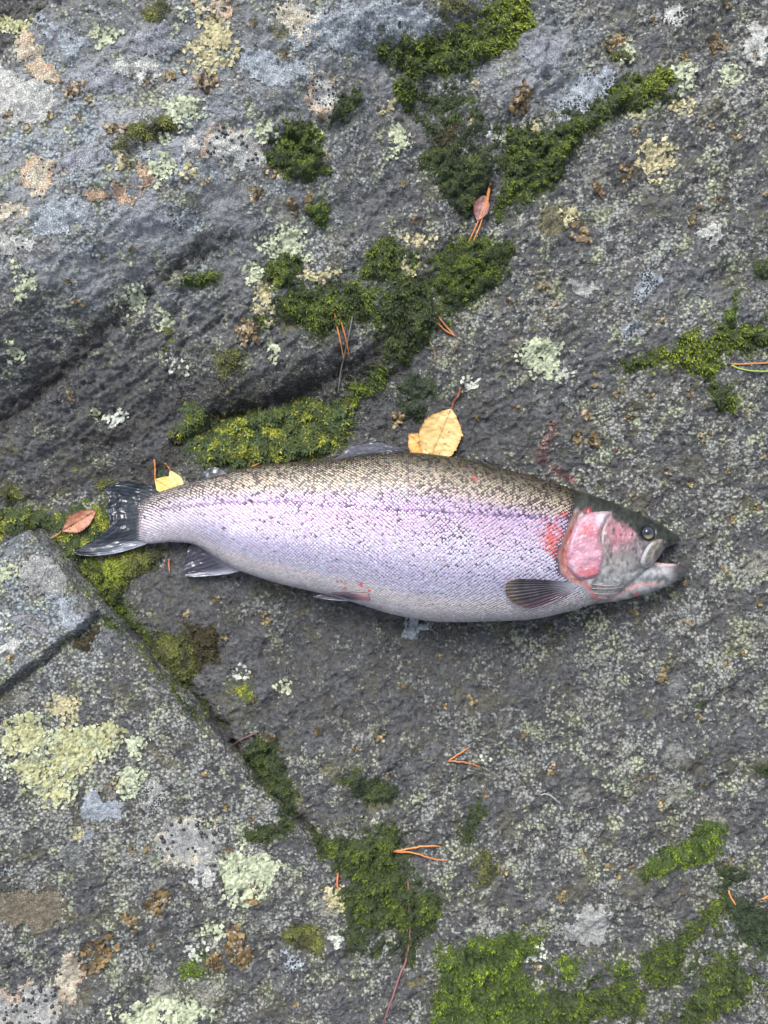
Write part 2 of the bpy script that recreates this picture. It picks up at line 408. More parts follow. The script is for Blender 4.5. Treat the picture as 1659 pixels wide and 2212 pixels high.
# ---------------------------------------------------------------- what grows where on the stone, and where shade is painted
def blobs(x, y, base, L):
    v = np.full(np.shape(x), float(base))
    for (bx, by, rx, ry, amp) in L:
        cx, cy = at_macro(bx, by)
        v = v + amp * np.exp(-((x - cx) / (rx * K)) ** 2 - ((y - cy) / (ry * K)) ** 2)
    return v
DARK_L = [([(-60,945),(0,905),(150,790),(250,680),(400,550),(520,510)], 26, .62), ([(300,1040),(400,960),(480,895),(640,850),(780,790),(860,730)], 28, .85),  # overhang, ledge and crack lines that get painted shade
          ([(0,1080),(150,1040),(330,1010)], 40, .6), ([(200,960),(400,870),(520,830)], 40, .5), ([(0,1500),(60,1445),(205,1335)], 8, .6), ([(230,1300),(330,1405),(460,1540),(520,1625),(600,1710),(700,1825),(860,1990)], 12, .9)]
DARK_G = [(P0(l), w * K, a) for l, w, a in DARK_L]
def ground_attrs(x, y):
    cov = blobs(x, y, .50, [(1450,1200,380,700,.07),(780,1430,330,170,-.16),(980,930,190,100,-.26),(400,1320,150,120,-.28),(120,850,260,120,-.10),
        (480,700,260,150,.0),(300,930,260,90,-.18),(220,230,350,200,.10),(150,500,250,120,.06),(250,1900,350,250,.10),(560,1560,120,110,-.18),(1200,1700,300,250,.05),(150,1350,150,150,.10),(1350,450,300,250,.04)])
    wet = blobs(x, y, .22, [(750,1430,380,180,.6),(1100,1500,250,180,.25),(950,930,220,130,.7),(380,1300,160,110,.6),(250,880,350,150,.55),(650,780,200,100,.4),(200,560,250,120,.2),(1550,1300,200,300,-.1)])
    blue = blobs(x, y, .18, [(220,290,400,270,1.0),(120,560,220,100,.35),(800,80,220,120,.6),(1250,170,160,120,.5),(100,1300,160,130,.6),(1450,650,250,160,.25),(1150,130,120,90,.6)])
    olive = blobs(x, y, .24, [(1400,850,250,150,.14),(450,720,250,150,.12),(150,950,150,120,.12),(1100,720,150,130,.14),(1100,1500,300,200,.06),(750,2000,200,150,.08),(200,1000,200,80,.1),(250,250,300,200,-.06)])
    blood = blobs(x, y, -.5, [(1150,880,22,30,.72),(1195,930,34,54,1.05),(1165,990,30,44,.95),(1215,1020,30,24,1.0),(1235,1040,30,16,.8),(1120,960,22,30,.55),(1280,900,20,16,.5)])
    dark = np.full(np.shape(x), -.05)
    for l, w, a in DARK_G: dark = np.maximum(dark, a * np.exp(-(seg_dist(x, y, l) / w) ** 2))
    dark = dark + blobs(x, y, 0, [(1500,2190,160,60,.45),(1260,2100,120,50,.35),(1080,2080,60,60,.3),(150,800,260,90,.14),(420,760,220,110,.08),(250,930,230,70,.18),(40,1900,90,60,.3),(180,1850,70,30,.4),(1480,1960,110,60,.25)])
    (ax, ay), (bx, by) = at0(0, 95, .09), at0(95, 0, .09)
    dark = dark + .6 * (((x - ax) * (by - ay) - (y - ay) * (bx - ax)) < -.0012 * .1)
    return dict(cover=cov, wet=wet, blue=blue, olive=olive, blood=blood, dark=dark)

V = np.stack([GX, GY, H], -1).reshape(-1, 3)
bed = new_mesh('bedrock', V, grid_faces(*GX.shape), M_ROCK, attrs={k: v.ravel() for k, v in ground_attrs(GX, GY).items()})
tag(bed, 'damp grey bedrock speckled with crust lichen', kind='structure')

def make_block():
    rows = np.linspace(1142, 1990, 520); ncol = 470; R = .0030; rad = 9
    yy = []; 
    X = []; Y = []; Z = []
    for yu in rows:
        zt = .027 * (1 - sstep(1400, 1960, yu))
        xe = np.interp(yu, BL_Y, BL_X) - 2; xl = max(-340, 78 - (yu - 1142) * 2.0 - 3)
        (ex, gy), (lx, _) = at0(xe, yu, zt), at0(xl, yu, zt)
        ex += float(fbm(np.array([gy]), np.array([0.3]), 60, 3, 81)[0]) * .0035; lx += float(fbm(np.array([gy]), np.array([0.9]), 60, 2, 83)[0]) * .002
        u = np.linspace(0, 1, ncol); x = lx + (ex - lx) * u
        y = np.full(ncol, gy)
        z = block_height(x, y, yu)
        for d in (ex - x, x - lx):
            dm = np.clip(d, 0, R); z = z - (R - np.sqrt(np.maximum(R * R - (R - dm) ** 2, 0)))
        g = min(hgt([ex], [gy])[0], z[-1]) ; g2 = min(hgt([lx], [gy])[0], z[0])
        wl = lambda z0, g0: [lerp(z0, g0 - .012, f) for f in (.25, .5, .75, 1)]
        X.append(np.r_[[lx - .0006 * f for f in (4, 3, 2, 1)], x, [ex + .0006 * f for f in (1, 2, 3, 4)]])
        Y.append(np.full(ncol + 8, gy)); Z.append(np.r_[wl(z[0], g2)[::-1], z, wl(z[-1], g)])
    X, Y, Z = map(np.array, (X, Y, Z))
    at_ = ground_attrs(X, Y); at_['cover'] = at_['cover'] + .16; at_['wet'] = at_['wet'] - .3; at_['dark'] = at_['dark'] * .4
    at_['blue'] = np.clip(at_['blue'] + .35 * sstep(0, .01, poly_sd(X, Y, LEDGE_G)), 0, 1)
    o = new_mesh('stone_block', np.stack([X, Y, Z], -1).reshape(-1, 3), grid_faces(*X.shape)[:, ::-1], M_ROCK,
                 attrs={k: v.ravel() for k, v in at_.items()})
    tag(o, 'cracked lichen covered stone block with straight mossy edge at lower left', 'stone')
    return X, Y, Z
BX, BY, BZ = make_block()
# combined surface: bedrock with the block on top
S = H.copy()
_sub = np.ix_((YS > -.42) & (YS < .0), (XS > -.47) & (XS < .0))
sx, sy = GX[_sub], GY[_sub]
_ry = BY[:, 4]; _jr = np.interp(-sy, -_ry, np.arange(len(_ry))); _j = np.clip(np.round(_jr).astype(int), 0, len(_ry) - 1)
_l, _r = BX[_j, 4], BX[_j, -5]
_inb = (sx > _l) & (sx < _r) & (sy < _ry[0]) & (sy > _ry[-1])
_ui = np.clip(((sx - _l) / (_r - _l) * 469).round().astype(int), 0, 469) + 4
S[_sub] = np.where(_inb, np.maximum(S[_sub], BZ[_j, _ui]), S[_sub])
def surf(x, y): return bilerp(S, XS, YS, np.asarray(x, float), np.asarray(y, float))

def at(x, y, dz=0.0):
    z = 0.0
    for _ in range(8): gx, gy = at0(x, y, z); z = .5 * z + .5 * (float(surf([gx], [gy])[0]) + dz)
    return gx, gy, z
def P(pts): return [at(*p)[:2] for p in pts]
def ell(cx, cy, rx, ry=None, rot=0, n=14, jit=.18, seed=0):
    ry = ry or rx; r = np.random.default_rng(int(cx * 7 + cy * 13 + seed)); a = np.linspace(0, 2 * math.pi, n, endpoint=False)
    q = 1 + r.uniform(-jit, jit, n); c, s = math.cos(rot), math.sin(rot)
    x = rx * q * np.cos(a); y = ry * q * np.sin(a)
    return [(cx + c * i - s * j, cy + s * i + c * j) for i, j in zip(x, y)]

def sheet(name, poly, mat, thick, colf, parent=None, step=.0015, edge=.006, warp=.004, lump=.3, lf=90, seed=0, zfun=None, rim=.0012, fray=.0, holes=0.):
    """a thin cushion or crust that follows the stone inside an outline; returns object and a sampler"""
    poly = P(poly); p = np.array(poly); m = warp + .004
    m += .006; x = np.arange(p[:, 0].min() - m, p[:, 0].max() + m, step); y = np.arange(p[:, 1].min() - m, p[:, 1].max() + m, step)
    X, Y = np.meshgrid(x, y)
    wx = X + fbm(X, Y, 70, 3, seed + 1, .65) * warp * 2 + fbm(X, Y, 24, 2, seed + 17) * warp * 1.6; wy = Y + fbm(X, Y, 70, 3, seed + 2, .65) * warp * 2 + fbm(X, Y, 24, 2, seed + 18) * warp * 1.6
    sd = poly_sd(wx, wy, poly) + fbm(X, Y, 190, 2, seed + 3) * warp * .7
    if fray: sd = sd + fbm(X, Y, 260, 3, seed + 13, .7) * fray * 1.6
    if holes: sd = np.minimum(sd, (fbm(X, Y, 85, 3, seed + 15, .65) + holes) * .02)
    z = (zfun or surf)(X, Y)
    t = sstep(-.0005, edge, sd)
    z = z + thick * t * (1 + lump * fbm(X, Y, lf, 3, seed + 4)) + lump * thick * .3 * fbm(X, Y, 330, 2, seed + 6) * t - rim * (1 - sstep(-.001, .0006, sd))
    keep = sd > -.0012
    F = grid_faces(*X.shape); F = F[keep.ravel()[F].all(1)]
    if len(F) == 0: return None, None
    use = np.unique(F); mp = np.zeros(X.size, int); mp[use] = np.arange(len(use))
    V = np.stack([X, Y, z], -1).reshape(-1, 3)[use]; F = mp[F]
    col = colf(X.ravel()[use], Y.ravel()[use], sd.ravel()[use])
    return (V, F, col), (x, y, sd, z)

# ---------------------------------------------------------------- moss
TONES = {'bright': ((.150, .215, .010), (.022, .040, .006)), 'mid': ((.108, .152, .010), (.017, .029, .006)), 'dark': ((.062, .088, .013), (.012, .021, .007)),
         'star': ((.200, .215, .018), (.024, .038, .010)), 'olive': ((.110, .120, .022), (.022, .025, .008)), 'teal': ((.045, .070, .024), (.012, .022, .010)), 'rust': ((.075, .062, .014), (.018, .015, .006))}
def moss(poly, tone, label, thick=.006, dens=1.0, L=.0029, seed=None, yellow=None, group=None, holes=.38):
    seed = int(abs(poly[0][0] * 3 + poly[0][1])) if seed is None else seed
    a, b = TONES[tone]
    def cf(x, y, sd): return mix(b, np.array(b) * 1.35 + .004, np.clip(fbm(x, y, 120, 3, seed) + .5, 0, 1)) * .8
    base, smp = sheet('moss', poly, M_MOSS, thick, cf, edge=.009, seed=seed, lump=.9, lf=150, warp=.0055, fray=.003, holes=holes)
    if base is None: return
    V, F, col = base; gx, gy, sd, z = smp; r = np.random.default_rng(seed)
    area = (sd > -.0006).sum() * .0015 ** 2
    n = int(area / 1.7e-6 * dens)
    jx, jy = np.where((sd > -.0090 * r.random(sd.shape) ** 2.2 - .0004).T); pick = r.integers(0, len(jx), n)
    x = gx[jx[pick]] + r.uniform(-.75, .75, n) * .0015; y = gy[jy[pick]] + r.uniform(-.75, .75, n) * .0015
    zz = bilerp(z, gx, gy, x, y)
    cl = np.clip(fbm(x, y, 55, 3, seed + 9) * 1.5 + .38 + r.normal(0, .28, n), 0, 1)
    tc = mix(b, a, cl)
    if yellow: # a part of the patch that is fresher
        yx, yy, yr = yellow; q = at(yx, yy); f = np.exp(-((x - q[0]) ** 2 + (y - q[1]) ** 2) / (yr * K) ** 2)
        tc = tc + f[:, None] * (np.array((.20, .25, .012)) - tc) * r.uniform(.45, 1, n)[:, None]
    tc = tc * r.uniform(.50, 1.45, n)[:, None]
    star = tone in ('star', 'olive'); nl = 6 if star else 4
    Ls = L * (1.25 if star else 1.0)
    if tone == 'star':
        big = fbm(x, y, 60, 2, seed + 14) + r.normal(0, .2, n) > .05
        tc = np.where(big[:, None], tc * 1.25, mix((.030, .050, .018), (.05, .075, .02), r.random(n)))
    lean = r.uniform(0, 2 * math.pi)
    VV = [V]; FF = [F]; CC = [col]; off = len(V); quads = []
    for k in range(nl):
        az = r.uniform(0, 2 * math.pi, n) if not star else 2 * math.pi * (k + r.uniform(-.25, .25, n)) / nl + r.uniform(0, 6, n) * 0
        el = r.uniform(.25, 1.2, n) if not star else r.uniform(.15, .75, n)
        ln = Ls * r.uniform(.6, 1.35, n); wd = ln * r.uniform(.09, .15, n)
        dx = np.cos(az) * np.cos(el) + .35 * math.cos(lean) * (not star); dy = np.sin(az) * np.cos(el) + .35 * math.sin(lean) * (not star); dz = np.sin(el)
        b0 = np.stack([x, y, zz - .0006], 1); d = np.stack([dx, dy, dz], 1) * ln[:, None]
        sdv = np.stack([-np.sin(az), np.cos(az), 0 * az], 1) * wd[:, None]
        up = np.array([0, 0, 1.0]) * (ln * .12)[:, None]
        q = np.stack([b0, b0 + d * .5 + sdv + up, b0 + d - up * r.uniform(0, 3, n)[:, None], b0 + d * .5 - sdv + up], 1)
        VV.append(q.reshape(-1, 3)); i = off + np.arange(n * 4).reshape(n, 4); quads.append(i); off += n * 4
        CC.append(np.repeat(tc[:, None, :], 4, 1).reshape(-1, 3))
    F = np.vstack([F] + quads)
    o = new_mesh('moss_patch', np.vstack(VV), F, M_MOSS, col=np.vstack(CC), smooth=False)
    tag(o, label, 'moss', group or 'moss cushions on the rock')
    return o

MOSS = [
 ([(1040,40),(1075,5),(1110,-25),(1150,-10),(1150,50),(1125,90),(1060,122),(1000,152),(960,162),(900,168),(850,145),(810,115),(815,88),(860,92),(920,78),(980,62)],'mid','long moss cushion at top turning bright yellow green at its upper end',.008,1,dict(yellow=(1115,40,52))),
 ([(852,150),(900,165),(892,232),(866,242),(850,195)],'mid','narrow moss tongue hanging below the long top cushion',.005,.9,{}),
 (ell(990,205,18,24),'dark','small dark moss tuft between pale lichen specks near top middle',.004,1,{}),
 (ell(932,222,28,18),'dark','thin mixed moss and white lichen patch left of the dark tuft near top',.003,.7,{}),
 ([(770,180),(778,215),(748,258),(712,278),(690,265),(720,230),(745,195)],'dark','dark moss strip climbing up from the square moss cushion',.004,.9,{}),
 ([(640,265),(690,280),(692,330),(690,370),(640,382),(575,372),(572,315),(610,295)],'mid','squarish green moss cushion on the boulder edge ringed by brown flakes',.008,1,{}),
 ([(330,250),(365,255),(360,288),(300,305),(270,308),(285,280)],'olive','grey green moss pad on the upper left boulder above a crack',.004,.9,{}),
 ([(265,300),(262,315),(235,335),(222,325),(235,308)],'olive','faint thin moss streak at lower end of the grey green pad',.002,.6,{}),
 ([(1440,150),(1450,200),(1400,230),(1330,245),(1290,275),(1250,310),(1215,350),(1200,390),(1150,440),(1100,440),(1070,470),(1060,430),(1080,380),(1095,330),(1095,280),(1130,285),(1170,295),(1230,255),(1290,225),(1320,190),(1370,165)],'mid','long diagonal moss band sweeping down from upper right',.008,1,dict(yellow=(1420,165,50))),
 ([(920,330),(960,312),(1010,330),(1060,345),(1072,380),(1060,410),(1030,420),(1012,470),(980,472),(960,430),(945,390),(900,360)],'dark','dark moss mass left of the reddish leaf and tripled needles',.006,1,{}),
 ([(960,270),(1000,262),(1005,300),(985,320),(955,312)],'rust','thin brownish moss just above the dark moss mass',.003,.6,{}),
 (ell(692,457,30,24),'bright','small round bright moss cushion alone on grey rock',.008,1.1,{}),
 (ell(605,582,37,44),'mid','rounded moss cushion beside pale lichen in the upper middle',.008,1,{}),
 (ell(568,688,15,18),'mid','tiny moss knob at left end of the long moss band',.005,1,{}),
 ([(800,530),(840,505),(870,525),(878,575),(850,605),(800,600),(775,580)],'mid','rounded moss dome beside bright crust above the middle',.008,1,{}),
 ([(960,530),(1000,515),(1060,520),(1105,535),(1100,580),(1060,620),(1020,650),(980,680),(950,660),(930,610),(940,560)],'mid','broad moss cushion right of centre above the pair of curved needles',.008,1,{}),
 ([(600,640),(650,625),(720,605),(780,612),(815,640),(815,690),(760,690),(720,715),(690,712),(640,692),(600,690)],'mid','moss band under the long pair of orange needles',.007,1,{}),
 ([(830,630),(900,600),(940,640),(940,700),(900,740),(880,785),(850,770),(840,720),(815,680)],'dark','dark moss running down left of the curved needles',.007,1,{}),
 ([(395,590),(425,575),(470,590),(460,610),(430,622),(388,612)],'mid','small moss tuft with lichen on the shaded rock face',.006,1,{}),
 ([(460,770),(510,760),(512,800),(470,812)],'olive','faint mossy speckle on the dark shelf face',.002,.6,{}),
 ([(350,725),(375,715),(372,745),(352,750)],'olive','tiny mossy speckle on the dark rock face left of the shelf',.002,.6,{}),
 ([(740,850),(780,812),(820,787),(845,808),(838,830),(790,852),(750,880)],'mid','short moss strip tucked along the shelf crack',.006,1,{}),
 ([(470,920),(540,892),(620,887),(680,872),(740,880),(757,930),(750,960),(700,985),(600,1003),(520,1010),(460,1005),(430,990),(440,960)],'star','yellow green star moss carpet directly behind the trout back',.008,1.1,dict(L=.0036)),
 ([(390,872),(440,890),(425,955),(440,985),(410,990),(380,940)],'star','loose star moss sprigs left of the star moss carpet',.004,.5,dict(L=.0036)),
 (ell(888,888,22,25),'teal','round blackish green moss tuft left of the birch leaf petiole',.007,1.1,{}),
 (ell(900,838,40,26),'teal','thin dark moss film above the blackish green tuft',.003,.6,{}),
 ([(1320,800),(1350,780),(1400,760),(1440,755),(1470,725),(1490,712),(1520,730),(1545,735),(1560,712),(1600,700),(1640,695),(1690,715),(1690,745),(1620,760),(1570,775),(1550,800),(1545,830),(1580,850),(1590,890),(1550,895),(1530,860),(1525,820),(1490,800),(1440,785),(1380,800),(1340,810)],'mid','cross shaped bright moss patch at the right edge',.008,1,dict(yellow=(1480,745,70))),
 ([(1545,735),(1555,690),(1580,650),(1590,618),(1600,640),(1588,690),(1568,725)],'bright','thin moss arm rising above the cross shaped patch',.005,1,{}),
 (ell(1648,582,20,24),'dark','dark moss lump at the right border above the cross patch',.006,1,{}),
 ([(-30,1110),(60,1098),(110,1108),(120,1140),(90,1140),(40,1150),(-30,1175)],'star','star moss behind the upper tip of the stone block',.006,.9,{}),
 (ell(22,1062,22,24),'olive','round brownish moss ball at the left border',.008,1,{}),
 ([(120,1120),(170,1095),(235,1095),(240,1140),(215,1165),(160,1190),(125,1160)],'star','mossy bed beneath the red brown leaf left of the tail',.004,1,{}),
 ([(170,1212),(220,1203),(290,1192),(350,1185),(352,1215),(320,1240),(290,1250),(250,1285),(225,1270),(190,1240)],'olive','moss carpet below the lower lobe of the tail',.005,1,dict(yellow=(240,1230,40))),
 ([(152,1165),(212,1220),(248,1270),(286,1335),(318,1380),(366,1425),(418,1490),(462,1558),(444,1558),(398,1508),(348,1452),(298,1398),(243,1330),(183,1240),(146,1185)],'mid','narrow green moss fringe along the edge of the stone block',.007,1.3,dict(L=.0034, holes=9.)),
 ([(310,1395),(370,1370),(392,1362),(410,1400),(412,1450),(395,1485),(350,1440)],'olive','olive green left half of the triangular moss below the tail',.006,1,{}),
 ([(392,1352),(450,1347),(470,1390),(465,1430),(430,1442),(408,1450),(405,1395)],'rust','brown dark right half of the triangular moss below the tail',.006,1,{}),
 ([(155,1395),(195,1350),(215,1345),(210,1370),(185,1410),(165,1405)],'rust','dark moss in the corner under the ledge of the stone block',.004,.9,{}),
 ([(510,1632),(550,1590),(590,1600),(602,1650),(630,1700),(640,1760),(622,1800),(570,1822),(530,1812),(540,1795),(590,1780),(600,1740),(570,1690),(520,1660)],'dark','hook shaped dark moss where the block crack ends',.006,1,{}),
 ([(660,1800),(720,1815),(790,1810),(850,1780),(872,1810),(860,1850),(880,1900),(905,1930),(960,1928),(950,1970),(900,2010),(860,2000),(800,1995),(740,1960),(760,1900),(740,1860),(700,1840)],'mid','broad moss patch under the orange needle fork at lower middle',.008,1,{}),
 ([(760,1990),(800,1998),(790,2060),(755,2052)],'dark','small dark moss finger below the broad lower patch',.004,.9,{}),
 ([(870,2005),(945,1950),(925,2010),(885,2085),(870,2060)],'dark','dark moss wedge crossed by the thin reddish twig',.005,1,{}),
 ([(740,1670),(780,1660),(830,1690),(862,1700),(850,1732),(800,1735),(770,1720),(740,1700)],'dark','thin dark moss speckled with yellow flakes above the needle fork',.003,.8,{}),
 ([(1030,1715),(1047,1760),(1032,1810),(1000,1832),(985,1812),(1010,1770)],'dark','slender dark moss streak right of the lower middle',.004,.9,{}),
 ([(1030,1850),(1060,1845),(1072,1880),(1060,1922),(1030,1915)],'olive','small ragged moss clump right of the needle fork',.004,.8,{}),
 ([(1380,1882),(1420,1840),(1480,1810),(1550,1765),(1568,1790),(1555,1850),(1500,1860),(1450,1880),(1400,1902)],'bright','wedge shaped bright moss cushion at the lower right',.008,1,{}),
 ([(950,2060),(1000,2030),(1080,2010),(1130,2020),(1170,2010),(1165,2050),(1130,2090),(1140,2120),(1170,2150),(1150,2215),(1000,2260),(930,2240),(935,2170),(950,2130)],'bright','large yellow green moss cushion at the bottom with white lichen beside it',.010,1,{}),
 ([(1130,2150),(1200,2135),(1280,2140),(1370,2120),(1400,2150),(1380,2190),(1280,2205),(1200,2240),(1130,2240)],'mid','horizontal moss ridge along the bottom border',.009,1,{}),
 ([(1390,2080),(1400,2055),(1450,2030),(1500,1980),(1560,1930),(1592,1960),(1540,1990),(1490,2040),(1470,2080),(1480,2110),(1440,2122),(1400,2130)],'mid','diagonal moss ridge at lower right climbing towards the corner',.009,1,{}),
 ([(1500,2130),(1520,2080),(1560,2050),(1590,2080),(1622,2110),(1600,2160),(1550,2180),(1500,2215),(1450,2240),(1480,2180)],'mid','lowest right moss ridge, beneath the diagonal one',.009,1,{}),
 ([(1560,1915),(1620,1955),(1690,1990),(1690,2070),(1620,2050),(1590,2010),(1570,1970)],'teal','dark bluish moss at the right border above the corner',.007,1,{}),
 ([(1545,1860),(1600,1870),(1585,1920),(1550,1915)],'dark','thin dark moss film right below the wedge cushion',.003,.7,{}),
 (ell(1350,2086,20,16),'bright','tiny isolated moss cushion between two bottom moss ridges',.005,1,{}),
 (ell(1228,2085,24,22),'bright','small moss tuft right of the white lichen at the bottom',.006,1,{}),
 (ell(1652,1672,18,20),'dark','little dark moss tuft on the right border low down',.004,.8,{}),
 (ell(335,22,30,14),'olive','little moss pad at the very top of the boulder',.003,.8,{}),
 (ell(990,10,34,14),'olive','grey moss film at the top border left of the bright end',.003,.7,{}),
 (ell(215,1045,12,10),'olive','small moss sprig above the upper tail lobe',.004,.9,{}),
 (ell(352,1021,15,15),'teal','dark round moss knob between the two yellow tail leaves',.006,1.1,{}),
 (ell(520,1490,20,14),'star','small yellowish moss bits near the brown flakes below the fish',.003,.7,{}),
 (ell(1512,1530,12,16),'dark','tiny dark moss dot right of the lower middle rock',.003,.8,{}),
 (ell(420,2085,30,18),'bright','bright moss among brown flakes at lower left',.004,.8,{}),
 (ell(655,2020,40,30,.5),'olive','olive moss crust left of the broad lower patch',.003,.6,{}),
 (ell(1350,120,26,14),'olive','thin olive moss by the pale lichen at top right',.003,.6,{}),
 ([(895,165),(960,172),(1020,200),(1065,250),(1092,300),(1085,370),(1060,360),(1000,325),(930,320),(890,270)],'dark','broken moss film filling the gap above the dark moss mass',.0025,.45,dict(holes=.08)),
 ([(600,640),(780,590),(930,530),(1100,540),(1090,600),(1000,680),(940,720),(880,790),(840,770),(780,700),(640,700)],'mid','broken moss film joining the cushions above the middle',.0025,.5,dict(holes=.02)),
 ([(930,2030),(1200,2060),(1400,2050),(1560,1930),(1680,1990),(1680,2110),(1600,2180),(1480,2240),(930,2250)],'mid','broken moss film joining the ridges along the bottom right',.002,.4,dict(holes=-.12)),
 ([(660,1795),(860,1770),(900,1900),(960,1930),(900,2070),(860,2080),(740,2050),(720,1900)],'dark','broken moss film around the broad lower patch',.0025,.45,dict(holes=.05)),
 ([(1095,270),(1200,240),(1320,180),(1460,140),(1470,215),(1330,265),(1230,345),(1190,420),(1090,460)],'dark','thin broken moss film fringing the diagonal moss band',.0025,.45,dict(holes=.06)),
]
for poly, tone, label, th, de, kw in MOSS: moss(poly, tone, label, th, de, **kw)

# ---------------------------------------------------------------- leafy lichens
def lobes(pts_xy, direct, L, r, curl, colf, lift, ncr=7, zf=surf, spread=.95):
    """leafy lobes: each a crenate fan rising from its base"""
    n = len(pts_xy); x0, y0 = pts_xy.T; ang = np.linspace(-spread, spread, ncr)
    rad = np.cos(ang * .62)[None, :] * (1 + r.uniform(-.22, .22, (n, ncr)))
    rad[:, 1::3] *= .80
    rad = rad * L[:, None]
    A = direct[:, None] + ang[None, :]
    def at_f(f): return x0[:, None] + np.cos(A) * rad * f, y0[:, None] + np.sin(A) * rad * f
    mx, my = at_f(.55); ox, oy = at_f(1.0)
    zb = zf(x0, y0) + lift
    cu = curl[:, None] * (1 + r.uniform(-.6, .6, (n, ncr)))
    mz = np.maximum(zb[:, None] + .0003, zf(mx, my) + .0005) + cu * .3
    oz = np.maximum(zf(ox, oy) + .0002, lerp(mz, zf(ox, oy), .6)) + cu
    m = 1 + 2 * ncr
    V = np.zeros((n, m, 3)); V[:, 0] = np.stack([x0, y0, zb], 1)
    V[:, 1:1 + ncr] = np.stack([mx, my, mz], -1); V[:, 1 + ncr:] = np.stack([ox, oy, oz], -1)
    f = []
    for i in range(ncr - 1):
        f.append((0, 1 + i, 2 + i, 2 + i)); f.append((1 + i, 1 + ncr + i, 2 + ncr + i, 2 + i))
    tri = np.array([q[:3] for q in f if q[2] == q[3]]); quad = np.array([q for q in f if q[2] != q[3]])
    allf = np.vstack([tri, quad[:, [0, 1, 2]], quad[:, [0, 2, 3]]])
    F = (np.arange(n)[:, None, None] * m + allf[None]).reshape(-1, 3)
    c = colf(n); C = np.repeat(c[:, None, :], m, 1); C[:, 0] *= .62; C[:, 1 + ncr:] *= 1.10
    return V.reshape(-1, 3), F, C.reshape(-1, 3)

PALES = {'mint': ((.26, .30, .20), (.44, .47, .34)), 'cream': ((.28, .26, .14), (.46, .42, .27)), 'green': ((.24, .25, .125), (.43, .42, .245)), 'white': ((.30, .33, .29), (.50, .52, .46))}
def leafy(cx, cy, rx, ry, tone, label, L=.0034, group=None, seed=0):
    r = np.random.default_rng(int(cx * 31 + cy * 17 + seed)); gx, gy, gz = at(cx, cy); Rx, Ry = rx * K, ry * K
    n = int(max(10, 3.4 * Rx * Ry / L ** 2 * 1.5)); n = min(n, 900)
    rho = np.sqrt(r.random(n)) ; th = r.uniform(0, 2 * math.pi, n)
    ph = r.uniform(0, 6.28, 3); lob = 1 + .22 * np.sin(3 * th + ph[0]) + .16 * np.sin(5 * th + ph[1]) + .12 * np.sin(9 * th + ph[2])
    x = gx + rho * lob * np.cos(th) * Rx; y = gy + rho * lob * np.sin(th) * Ry
    gap = fbm(x, y, 120, 3, int(cx), .7) > -.26 + .22 * rho
    x, y, th, rho = x[gap], y[gap], th[gap], rho[gap]; n = len(x)
    if n < 4: return
    PL = {k_: tuple(tuple(.86 * q for q in w_) for w_ in v_) for k_, v_ in PALES.items()}
    a, b = PL[tone]; a2, b2 = PL['mint' if tone == 'green' else tone]; d = th + r.normal(0, .75, n)
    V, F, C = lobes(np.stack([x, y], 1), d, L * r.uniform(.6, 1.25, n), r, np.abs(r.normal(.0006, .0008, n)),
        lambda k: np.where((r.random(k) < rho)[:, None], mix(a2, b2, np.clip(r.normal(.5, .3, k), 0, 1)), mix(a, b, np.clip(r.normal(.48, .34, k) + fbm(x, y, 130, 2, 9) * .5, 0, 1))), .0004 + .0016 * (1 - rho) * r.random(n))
    e_ = ell(cx, cy, rx * .92, ry * .92, 0, 16, .28)
    base, _ = sheet('l', e_, M_LICHEN, .0010, lambda X, Y, sd: mix(np.array(a) * .95, b, np.clip(.40 + 1.7 * fbm(X, Y, 230, 3, int(cx), .7) + .6 * fbm(X, Y, 60, 2, int(cy)), 0, 1)) * (1 - .55 * sstep(.12, .35, fbm(X, Y, 170, 3, int(cx) + 4, .7)))[:, None], edge=.002, warp=.0055, step=.0011, fray=.007, holes=.25, lump=1.4, lf=260, seed=int(cx + cy), rim=.0008)
    if base is not None:
        bv, bf, bc = base; bf = np.vstack([bf[:, [0, 1, 2]], bf[:, [0, 2, 3]]]); F = np.vstack([F, bf + len(V)]); V = np.vstack([V, bv]); C = np.vstack([C, bc])
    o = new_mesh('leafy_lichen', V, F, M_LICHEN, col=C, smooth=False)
    tag(o, label, 'lichen', group or 'pale leafy lichens on the rock')

